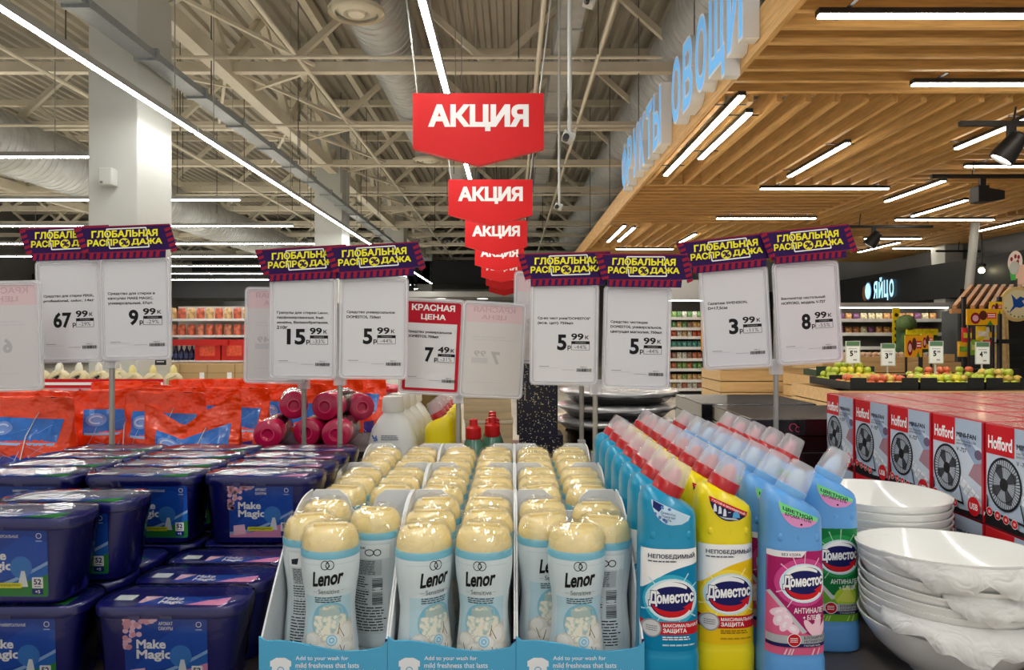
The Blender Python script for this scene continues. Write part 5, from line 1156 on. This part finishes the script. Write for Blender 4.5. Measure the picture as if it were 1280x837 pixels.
# ------------------------------------------------------------------ orange-red detergent bags
BAGC = mat((240, 66, 12), .32, vary=.08, vscale=8, spec=.35, coat=.7, bump=1.0, bscale=30); BSA = [(0, .098), (.02, .102), (.14, .100), (.25, .098), (.29, .098)]; BSB = [(0, .05), (.02, .056), (.1, .052), (.17, .038), (.23, .016), (.26, .004), (.29, .003)]
WIN = mat((44, 52, 150), .25, vary=.45, vscale=26, coat=.6, bump=.7, bscale=24); WINU = mat((16, 104, 196), .25, vary=.3, vscale=14, coat=.6, bump=.6, bscale=20)
def bagn(x, z): return (.014 * noise.noise(Vector((x * 13, z * 11, 1.7))) + .007 * noise.noise(Vector((x * 34, z * 30, 4.2)))) * min(1, z / .03) * (.5 + 2 * z)
def bag_make(vee=0):
    t = thing('detergent_bag', '', 'bag'); rings = []; q = random.Random(6)
    for k in range(34):
        z = .29 * k / 33; a, b = interp(BSA, z), interp(BSB, z) * (1 + .1 * math.sin(z * 45)); wv = 0
        rings.append([(x, y + bagn(x, z), z + (.012 * noise.noise(Vector((x * 22, 7, 3))) if k > 29 else 0) + vee * max(0, z - .17) / .12 * (abs(x + .02) / .1 * 1.3 - .55)) for x, y in sup(a, b, 2.4, 56)])
    MB().loft(rings, BAGC, True, True, not vee).build('bag', t, angle=70)
    def mp(u, v, h):
        a, b = interp(BSA, v), interp(BSB, v); return (u, -b * max(0, 1 - abs(u / a) ** 2.4) ** (1 / 2.4) - .0016 - h + bagn(u, v), v + vee * max(0, v - .17) / .12 * (abs(u + .02) / .1 * 1.3 - .55))
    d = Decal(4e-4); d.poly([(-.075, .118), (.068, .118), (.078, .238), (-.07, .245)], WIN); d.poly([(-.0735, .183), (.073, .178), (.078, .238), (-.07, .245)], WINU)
    d.ell(-.045, .218, .022, .016, ink(120, 150, 215), 18); d.poly([(-.07, .181), (.07, .176), (.071, .182), (-.07, .187)], ink(150, 190, 236)); d.multi([[(x, y), (x + .0014, y + .0004), (x + dx + .0010, y + dy), (x + dx, y + dy)] for x, y, dx, dy in ((-.06, .125, .03, .03), (-.05, .165, .05, -.02), (-.01, .12, .012, .05), (.02, .15, .03, .025), (.05, .12, -.03, .035), (-.04, .20, .06, .02), (.03, .205, .03, .02), (-.066, .15, .02, .05), (.0, .18, .06, -.02), (-.03, .135, .04, .006))], ink(176, 196, 236)); d.ring(-.045, .218, .016, .011, .004, ink(190, 206, 240), 16, .5, 5.2)  # thin pale streaks: glints on the film wrinkles, painted in with the print
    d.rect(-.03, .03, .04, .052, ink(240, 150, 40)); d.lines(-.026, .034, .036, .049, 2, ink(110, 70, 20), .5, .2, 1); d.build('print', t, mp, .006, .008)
    MB().tube([(.0, mp(0, .05, 0)[1] - .002, .05), (.006, mp(.006, .12, 0)[1] - .003, .12), (.012, mp(.012, .2, 0)[1] - .003, .2), (.03, mp(.03, .255, 0)[1] - .004, .255)], .0012, mat((236, 236, 236)), 6).build('string', t)
    return t
BAG = Maker(bag_make); BAGV = Maker(lambda: bag_make(.06))
bags = ((-1.07, 1.60, .0, .9, 'leftmost in the front row'), (-.955, 1.74, .6, .92, 'half turned, right behind the leftmost one'), (-.80, 1.665, -.1, .92, 'directly behind the left sign post'), (-.685, 1.55, .15, .8, 'low front one with a sagging top, beside the left sign post'), (-.70, 1.80, -.1, .92, 'second row, behind the low front one'), (-.575, 1.87, -.15, .94, 'behind the lying magenta bottles'),
    (-1.29, 1.61, .1, .88, 'cut by the left frame edge'), (-1.17, 1.76, -.1, .9, 'second row at the far left'), (-.87, 1.86, .1, .9, 'second row, between the sign post and the half turned one'), (-1.25, 1.93, 0, .86, 'third row at the left edge'), (-1.03, 1.97, .1, .9, 'third row, second from the left'), (-.76, 2.0, 0, .95, 'third row, third from the left'), (-.92, 2.13, -.1, .92, 'last row, second from the left'), (-1.14, 2.13, .1, .9, 'last row, at the far left'), (-.52, 2.03, .15, .95, 'third row, right end'), (-.69, 2.15, .1, .96, 'last row, third from the left'), (-.48, 2.2, -.1, .93, 'last row, right end'))
for x, y, a, sc_, lab in bags: (BAGV if 'sagging' in lab else BAG)((x, y, TZ), a, 'orange-red detergent bag, ' + lab, 'orange-red detergent bags', (1.0, 1.0, sc_))
# magenta bottles lying on a black crate
t = thing('black_crate', 'black crate under the lying magenta bottles', 'crate', (-.445, 1.66, TZ)); CRM = mat((22, 20, 24), .5)
m = MB().box(-.135, .135, -.15, .15, 0, .004, CRM)
for a in ((-.135, .135, -.15, -.146), (-.135, .135, .146, .15), (-.135, -.131, -.15, .15), (.131, .135, -.15, .15)): m.box(*a, 0, .155, CRM)
m.box(-.131, .131, -.146, .146, .15, .154, CRM); m.build('body', t)
MB().box(-.138, .138, -.153, -.146, .148, .156, CRM).build('rim', t)
MAG = mat((186, 18, 74), .25, coat=.5, vary=.08); MAGL = mat((34, 20, 28), .25, vary=.8, vscale=40, coat=.6, bump=.1)
def mag_make():
    t = thing('softener_bottle', '', 'bottle'); M = Matrix.Rotation(-PI / 2, 4, 'X')
    MB().lathe([(.008, .004), (.012, 0), (.024, 0), (.030, .004), (.0315, .012), (.0315, .05)], MAG, 32, M=M, cap1=False).build('base', t)
    MB().lathe([(.012, .0025), (.0125, -.0005), (.0145, -.0005), (.015, .002)], mat((220, 60, 110), .3, coat=.4), 24, M=M, cap0=False, cap1=False).build('base_ring', t)
    MB().lathe([(.0315, .05), (.032, .052), (.032, .13), (.0315, .132)], MAGL, 32, M=M, cap0=False, cap1=False).build('label', t)
    MB().lathe([(.0315, .132), (.028, .15), (.016, .165), (.015, .168), (.015, .185), (.001, .186)], MAG, 28, M=M, cap0=False).build('neck', t)
    return t
MAGB = Maker(mag_make); z0 = TZ + .156 + .0325
for k, (x, y, z, rz, lab) in enumerate(((-.52, 1.53, z0, .12, 'lower row, leftmost'), (-.447, 1.56, z0, -.15, 'lower row, middle one set back'), (-.375, 1.53, z0, .05, 'lower row, right'), (-.485, 1.60, z0 + .055, .3, 'upper row, left one pointing away'), (-.41, 1.575, z0 + .055, -.12, 'upper row, right one'), (-.345, 1.66, z0 + .045, .5, 'upper row, far right with the dark label showing'))):
    MAGB((x, y, z), rz, 'magenta bottle lying on its side, ' + lab, 'lying magenta bottles')
# white counter with snack packs
t = thing('white_shelf_box', 'white boxed counter under the red snack packs', 'counter', (-.40, 2.42, TZ)); MB().box(-.34, .17, -.06, .2, 0, .195, COLW, .004).build('body', t); MB().box(-.345, .175, -.066, .2, .195, .203, WHITE, .002).build('top', t)
def pillow(c1, c2):
    def f():
        t = thing('snack_pack', '', 'pack'); rings = []; q = random.Random(3)
        for k in range(9):
            u = -1 + 2 * k / 8; rings.append([(u * .042, y * (1 - u ** 4) + .001 * y, .016 + z * (1 - u ** 4) * .9 + q.uniform(-.001, .001)) for y, z in sup(.026, .015, 2.2, 14)])
        MB().loft(rings, mat(c1, .25, coat=.6, bump=.3, bscale=30)).build('pack', t); MB().ball((.0, -.006, .022), .018, mat(c2, .3, coat=.4, vary=.2), 12, 6, (1.2, 1.15, .7)).build('print', t)
        return t
    return f
SNK = [Maker(pillow((190, 20, 40), (220, 120, 130))), Maker(pillow((226, 180, 70), (240, 226, 170))), Maker(pillow((206, 30, 46), (235, 190, 90)))]
for k in range(13):
    SNK[(k * 2 + k // 4) % 3]((-.70 + .0385 * k, 2.385 + .06 * (k % 2), TZ + .204 + (0 if k % 3 else .0)), rr.uniform(-.4, .4), 'red and yellow snack pack on the white counter, %s from the left' % (['first', 'second', 'third', 'fourth', 'fifth', 'sixth', 'seventh', 'eighth', 'ninth', 'tenth', 'eleventh', 'twelfth', 'last'][k]), 'snack packs on the white counter')
# brown jars and a blue bottle behind the white detergent
def jar_make():
    t = thing('coffee_jar', '', 'jar'); MB().lathe([(.028, 0), (.03, .004), (.03, .1), (.024, .115), (.022, .12)], mat((70, 50, 30), .2, coat=.5), 24).build('body', t); MB().lathe([(.025, .12), (.025, .155), (.001, .156)], mat((128, 108, 62), .35), 24).build('lid', t); return t
JAR = Maker(jar_make)
for k, (x, y) in enumerate(((-.245, 2.12), (-.245, 2.2))): JAR((x, y, TZ), 0, 'brown jar with an olive lid behind the white detergent, ' + ['front one', 'rear one'][k], 'olive-lidded jars', 1.55)

def wbox_make():
    t = thing('pale_wood_box', '', 'box'); MB().box(-.07, .07, 0, .12, 0, .072, mat((206, 184, 146), .5, vary=.25, vscale=5, stretch=(1, 1, 12)), .002).build('box', t); MB().box(-.072, .072, -.002, .122, .066, .074, mat((226, 212, 184), .45)).build('lid', t); return t
WBX = Maker(wbox_make)
for k in range(4): WBX((-.072 + .004 * (k % 2), 2.12, TZ + .0745 * k), 0, 'pale wood-grained box behind the green soap bottles, %s of the stack of four' % ['bottom', 'second from below', 'third from below', 'top'][k], 'pale wood-grained boxes')
WBX((.15, 2.2, TZ + 0), .1, 'pale wood-grained box behind the navy boxes, lower one', 'pale wood-grained boxes'); WBX((.15, 2.2, TZ + .0745), .05, 'pale wood-grained box behind the navy boxes, upper one', 'pale wood-grained boxes')
# ------------------------------------------------------------------ price signs on posts
PAPER = ink(222, 222, 226); PAPB = mat((216, 214, 214), .5); POLE = mat((168, 166, 160), .35, .4); PUR = ink(44, 10, 78); MAR = ink(150, 22, 50); LEM = ink(246, 236, 40); INKD = ink(24, 24, 28); CRED = ink(190, 22, 44)
HW, HH = .069, .104
def holder(parent, loc, roll, yaw):
    def rp(hx, hy, r, y): return [(a, y, b) for a, b, _ in ringpts(hx, hy, r, 112, 0)]
    R = [rp(HW, HH, .009, -.003), rp(HW, HH, .009, .003), rp(HW - .0085, HH - .0085, .004, .003), rp(HW - .0085, HH - .0085, .004, -.003), rp(HW, HH, .009, -.003)]
    m = MB(); m.loft(R, CLEAR, False, False, False)
    m.loft([rp(HW - .003, HH - .003, .007, -.0038), rp(HW - .003, HH - .003, .007, -.003), rp(HW - .0042, HH - .0042, .006, -.003), rp(HW - .0042, HH - .0042, .006, -.0038), rp(HW - .003, HH - .003, .007, -.0038)], mat((224, 222, 226), .25, coat=.4), False, False, False)
    o = m.build('card_holder', parent, loc); o.rotation_euler = (0, math.radians(roll), math.radians(yaw)); return o
def paper(h, desc, big, cents, off, red=False, back=False, x_big=None):
    MB().box(-HW + .006, HW - .006, -.0006, .0016, -HH + .006, HH - .006, PAPB).build('paper_sheet', h)
    d = Decal(5e-5); d.rect(-HW + .0065, -HH + .0065, HW - .0065, HH - .0065, PAPER if not back else ink(214, 210, 210))
    if back:
        d.rect(-HW + .0065, .058, HW - .0065, HH - .0065, ink(222, 196, 200)); c = ink(184, 182, 184)
        d.text('КРАСНАЯ', -.045, .080, .045, .092, ink(206, 170, 178), .03, flip=True); d.text('ЦЕНА', -.028, .063, .026, .075, ink(206, 170, 178), .03, flip=True)
        d.lines(-.045, .018, .04, .03, 2, ink(204, 202, 204), .4, .2, 1); d.text(big, -.004, -.032, .026, -.004, c, .05, flip=True, fit=False); d.text(cents, -.04, -.016, -.014, -.003, c, .02, flip=True); d.rect(-.045, -.03, -.01, -.018, ink(200, 198, 200)); d.lines(-.046, -.074, .03, -.068, 1, ink(204, 202, 204), .2, .1, 0)
        d.build('price_card', h, front(-.0007)); return
    if red:
        d.rect(-HW + .0065, .05, HW - .0065, HH - .0065, CRED); d.rect(-HW + .0065, -HH + .0065, -HW + .015, HH - .0065, CRED); d.rect(HW - .016, -HH + .0065, HW - .0065, HH - .0065, CRED); d.rect(-HW + .0065, -HH + .0065, HW - .0065, -HH + .014, CRED)
        d.text('КРАСНАЯ', -.047, .077, .047, .091, WHITE, .035); d.text('ЦЕНА', -.026, .056, .028, .070, WHITE, .035)
    y = .034
    for ln in desc:
        d.text(ln, -.054, y - .0066, -.054 + min(.106, .0041 * len(ln) + .006), y, INKD, .035); y -= .0098
    xr = .005 if x_big is None else x_big
    wbig = .019 * len(big); d.text(big, xr - wbig, -.0335, xr, -.0015, INKD, .035)
    d.text('Р', xr + .002, -.0335, xr + .009, -.0235, INKD, .03)
    d.text(cents, xr + .009, -.0125, xr + .034, .001, INKD, .03); d.text('К', xr + .037, -.0105, xr + .0445, -.003, INKD, .03)
    d.rect(xr + .0095, -.0205, xr + .0465, -.0145, INKD); d.text('Скидка', xr + .018, -.0192, xr + .038, -.0158, ink(170, 170, 172), .0)
    d.rect(xr + .0095, -.0325, xr + .0465, -.0205, INKD); d.rect(xr + .0103, -.0318, xr + .0457, -.0205, PAPER); d.text(off, xr + .016, -.030, xr + .040, -.0225, ink(80, 80, 84), .0)
    d.rect(-.05, -.0665, -.030, -.0658, INKD); d.rect(-.048, -.0695, -.012, -.0692, GREY); d.rect(-.003, -.073, .022, -.0724, GREY); d.text('00017', .034, -.0675, .046, -.0655, INKD, .0); d.bars(.026, -.076, .056, -.0695, 30, INKD)
    d.build('price_card', h, front(-.0007))
def topper(parent, loc, roll, yaw):
    m = MB().prism([(-.1, .026), (.086, .034), (.1, -.016), (.078, -.0185), (.077, -.034), (-.072, -.039), (-.0725, -.0245), (-.084, -.024)], 'y', -.0008, .0008, mat((60, 24, 88), .4))
    o = m.build('sale_topper', parent, loc); o.rotation_euler = (0, math.radians(roll), math.radians(yaw))
    d = Decal(6e-5); s_ = lambda x: .03 + .043 * (x + .1) * 1  # the banner's upper edge climbs to the right
    d.poly([(-.0995, .0255), (.0855, .0335), (.0995, -.016), (-.084, -.0238)], PUR)
    d.poly([(-.072, -.0235), (.0775, -.0175), (.0768, -.0335), (-.0718, -.0385)], PUR)
    d.multi([[(-.07 + .0128 * k, -.0378 + .0005 * k), (-.063 + .0128 * k, -.0376 + .0005 * k), (-.061 + .0128 * k, -.0245 + .0005 * k), (-.068 + .0128 * k, -.0247 + .0005 * k)] for k in range(11)], MAR)
    d.poly([(-.072, -.0245), (.0775, -.0185), (.0775, -.0205), (-.072, -.0262)], MAR)
    d.multi([[(-.0985 + .0034 * k, .021 - .0105 * k), (-.0855 + .0034 * k, .0255 - .0105 * k), (-.0845 + .0034 * k, .0195 - .0105 * k), (-.0965 + .0034 * k, .0155 - .0105 * k)] for k in range(5)], MAR)
    d.multi([[(.0755 + .0028 * k, .0235 - .0105 * k), (.0875 + .0028 * k, .0285 - .0105 * k), (.0890 + .0028 * k, .0225 - .0105 * k), (.0775 + .0028 * k, .0175 - .0105 * k)] for k in range(5)], MAR)
    d.poly([(-.0995, .0255), (.0855, .0335), (.0865, .0315), (-.099, .0235)], MAR)
    fr = [(-.036, .0225), (.04, .026), (.046, -.0125), (-.030, -.0160)]
    for a, b in ((0, 1), (1, 2), (2, 3), (3, 0)):
        (x0, y0), (x1, y1) = fr[a], fr[b]; L = math.hypot(x1 - x0, y1 - y0); nx, ny = -(y1 - y0) / L * .0012, (x1 - x0) / L * .0012
        d.poly([(x0 - nx, y0 - ny), (x1 - nx, y1 - ny), (x1 + nx, y1 + ny), (x0 + nx, y0 + ny)], WHITE)
    for bold, c in ((.09, PUR), (.04, LEM)):
        d.text('ГЛОБАЛЬНАЯ', -.065, .0045, .063, .019, c, bold, slope=.035)
        d.text('РАСПР', -.073, -.0125, -.0135, .0012, c, bold, slope=.035); d.text('ДАЖА', .012, -.0105, .072, .0035, c, bold, slope=.035)
    d.ell(-.0015, -.0045, .0105, .0092, LEM, 20); d.text('%', -.0085, -.010, .0065, .0015, PUR, .05)
    d.build('banner_print', o, front(-.0010))
def price_sign(px, d_, base_py, label, cards, topz=None):
    X = (px - 640) / F * d_; t = thing('price_sign', label, 'price sign', (X, d_, TZ), group='price signs on posts')
    tops = []
    for (cx, cy, roll, yaw, tp, args, kw) in cards:
        c = P(cx, cy, d_); loc = Vector((c.x - X, -.006 - kw.pop('fwd', 0), c.z - TZ)); tops.append(loc.z)
        h = holder(t, loc, roll, yaw); paper(h, *args, **kw)
        if tp: q = P(tp[0], tp[1], d_); topper(t, (q.x - X, loc.y - .006 - (.004 if len(tp) > 3 else 0), q.z - TZ), tp[2], yaw)
    zt = max(tops) + .05
    MB().tube([(0, 0, 0), (0, 0, zt)], .0052, POLE, 12).build('post', t)
    MB().lathe([(.03, 0), (.03, .003), (.008, .008)], POLE, 20).build('foot', t)
    MB().box(-.0085, .0085, -.009, .008, .115, .165, CLEAR, .002).build('adjuster_sleeve', t); MB().box(-.012, .012, -.008, .008, min(tops) - HH - .012, min(tops) - HH + .02, CLEAR, .002).build('clip', t)
    return t
price_sign(140, 1.46, 0, 'leftmost pair of price cards, 67.99 and 9.99, with two purple banners', [(89.5, 389, -1.2, -3, (88, 303, .5), (['Средство для стирки PERSIL,', 'professional, color, 14кг'], '67', '99', '-29%'), dict(x_big=.004)), (172.5, 386, -1.0, 4, (163, 302, -.5, 1), (['Средство для стирки в', 'капсулах MAKE MAGIC,', 'универсальные, 57шт.'], '9', '99', '-29%'), dict(fwd=.002))])
price_sign(425, 1.46, 0, 'pair of price cards, 15.99 and 5.99, left of the red price card', [(380, 410, .5, -3, (382, 328, -.5), (['Гранулы для стирки Lenor,', 'парфюмированные, fresh', 'sensitive, Великобритания,', '210г'], '15', '99', '-33%'), dict()), (468, 409.5, .8, 4, (471, 325, -1.5, 1), (['Средство универсальное', 'DOMESTOS, 750мл'], '5', '99', '-44%'), dict(fwd=.002, x_big=-.002))])
price_sign(744, 1.46, 0, 'pair of price cards, both 5.99, with purple banners right of the centre', [(705, 417, .8, -2, (708, 335, 1.0), (['Ср-во чист унив"DOMESTOS"', '(всв. цит) 750мл'], '5', '99', '-44%'), dict()), (795, 422, 1.5, 3, (803, 337, 2.5, 1), (['Средство чистящее', 'DOMESTOS, универсальное,', 'цветущая магнолия, 750мл'], '5', '99', '-44%'), dict(fwd=.002))])
price_sign(970, 1.47, 0, 'rightmost pair of price cards, 3.99 and 8.99, tilted up to the right', [(918, 397, -3.0, -3, (906, 316, -3.6), (['Салатник SWENSSON,', 'D=17,5см'], '3', '99', '-11%'), dict()), (1007.5, 391, -3.2, 4, (1006, 305, -3.6, 1), (['Вентилятор настольный', 'HOFFORD, модель V-727'], '8', '99', '-55%'), dict(fwd=.002))])
price_sign(573, 1.56, 0, 'red-bordered price card 7.49 with a faded reversed card beside it', [(540, 433, 2.8, -3, None, (['Средство универсальное', 'DOMESTOS, 750мл'], '7', '49', '-31%'), dict(red=True)), (616, 437, 3.0, 4, None, (['x'], '7', '99', ''), dict(back=True))])
price_sign(380, 1.56, 0, 'faded reversed price card half hidden behind the 15.99 card', [(346, 419, 1, -3, None, (['x'], '4', '49', ''), dict(back=True))])
price_sign(727, 1.62, 0, 'faded reversed price card half hidden behind the left purple banner right of the centre', [(680, 397, 1.0, -3, None, (['x'], '8', '49', ''), dict(back=True))])
price_sign(-30, 1.36, 0, 'faded reversed price card at the left frame edge', [(9, 420, -1.5, 2, None, (['x'], '6', '79', ''), dict(back=True))])
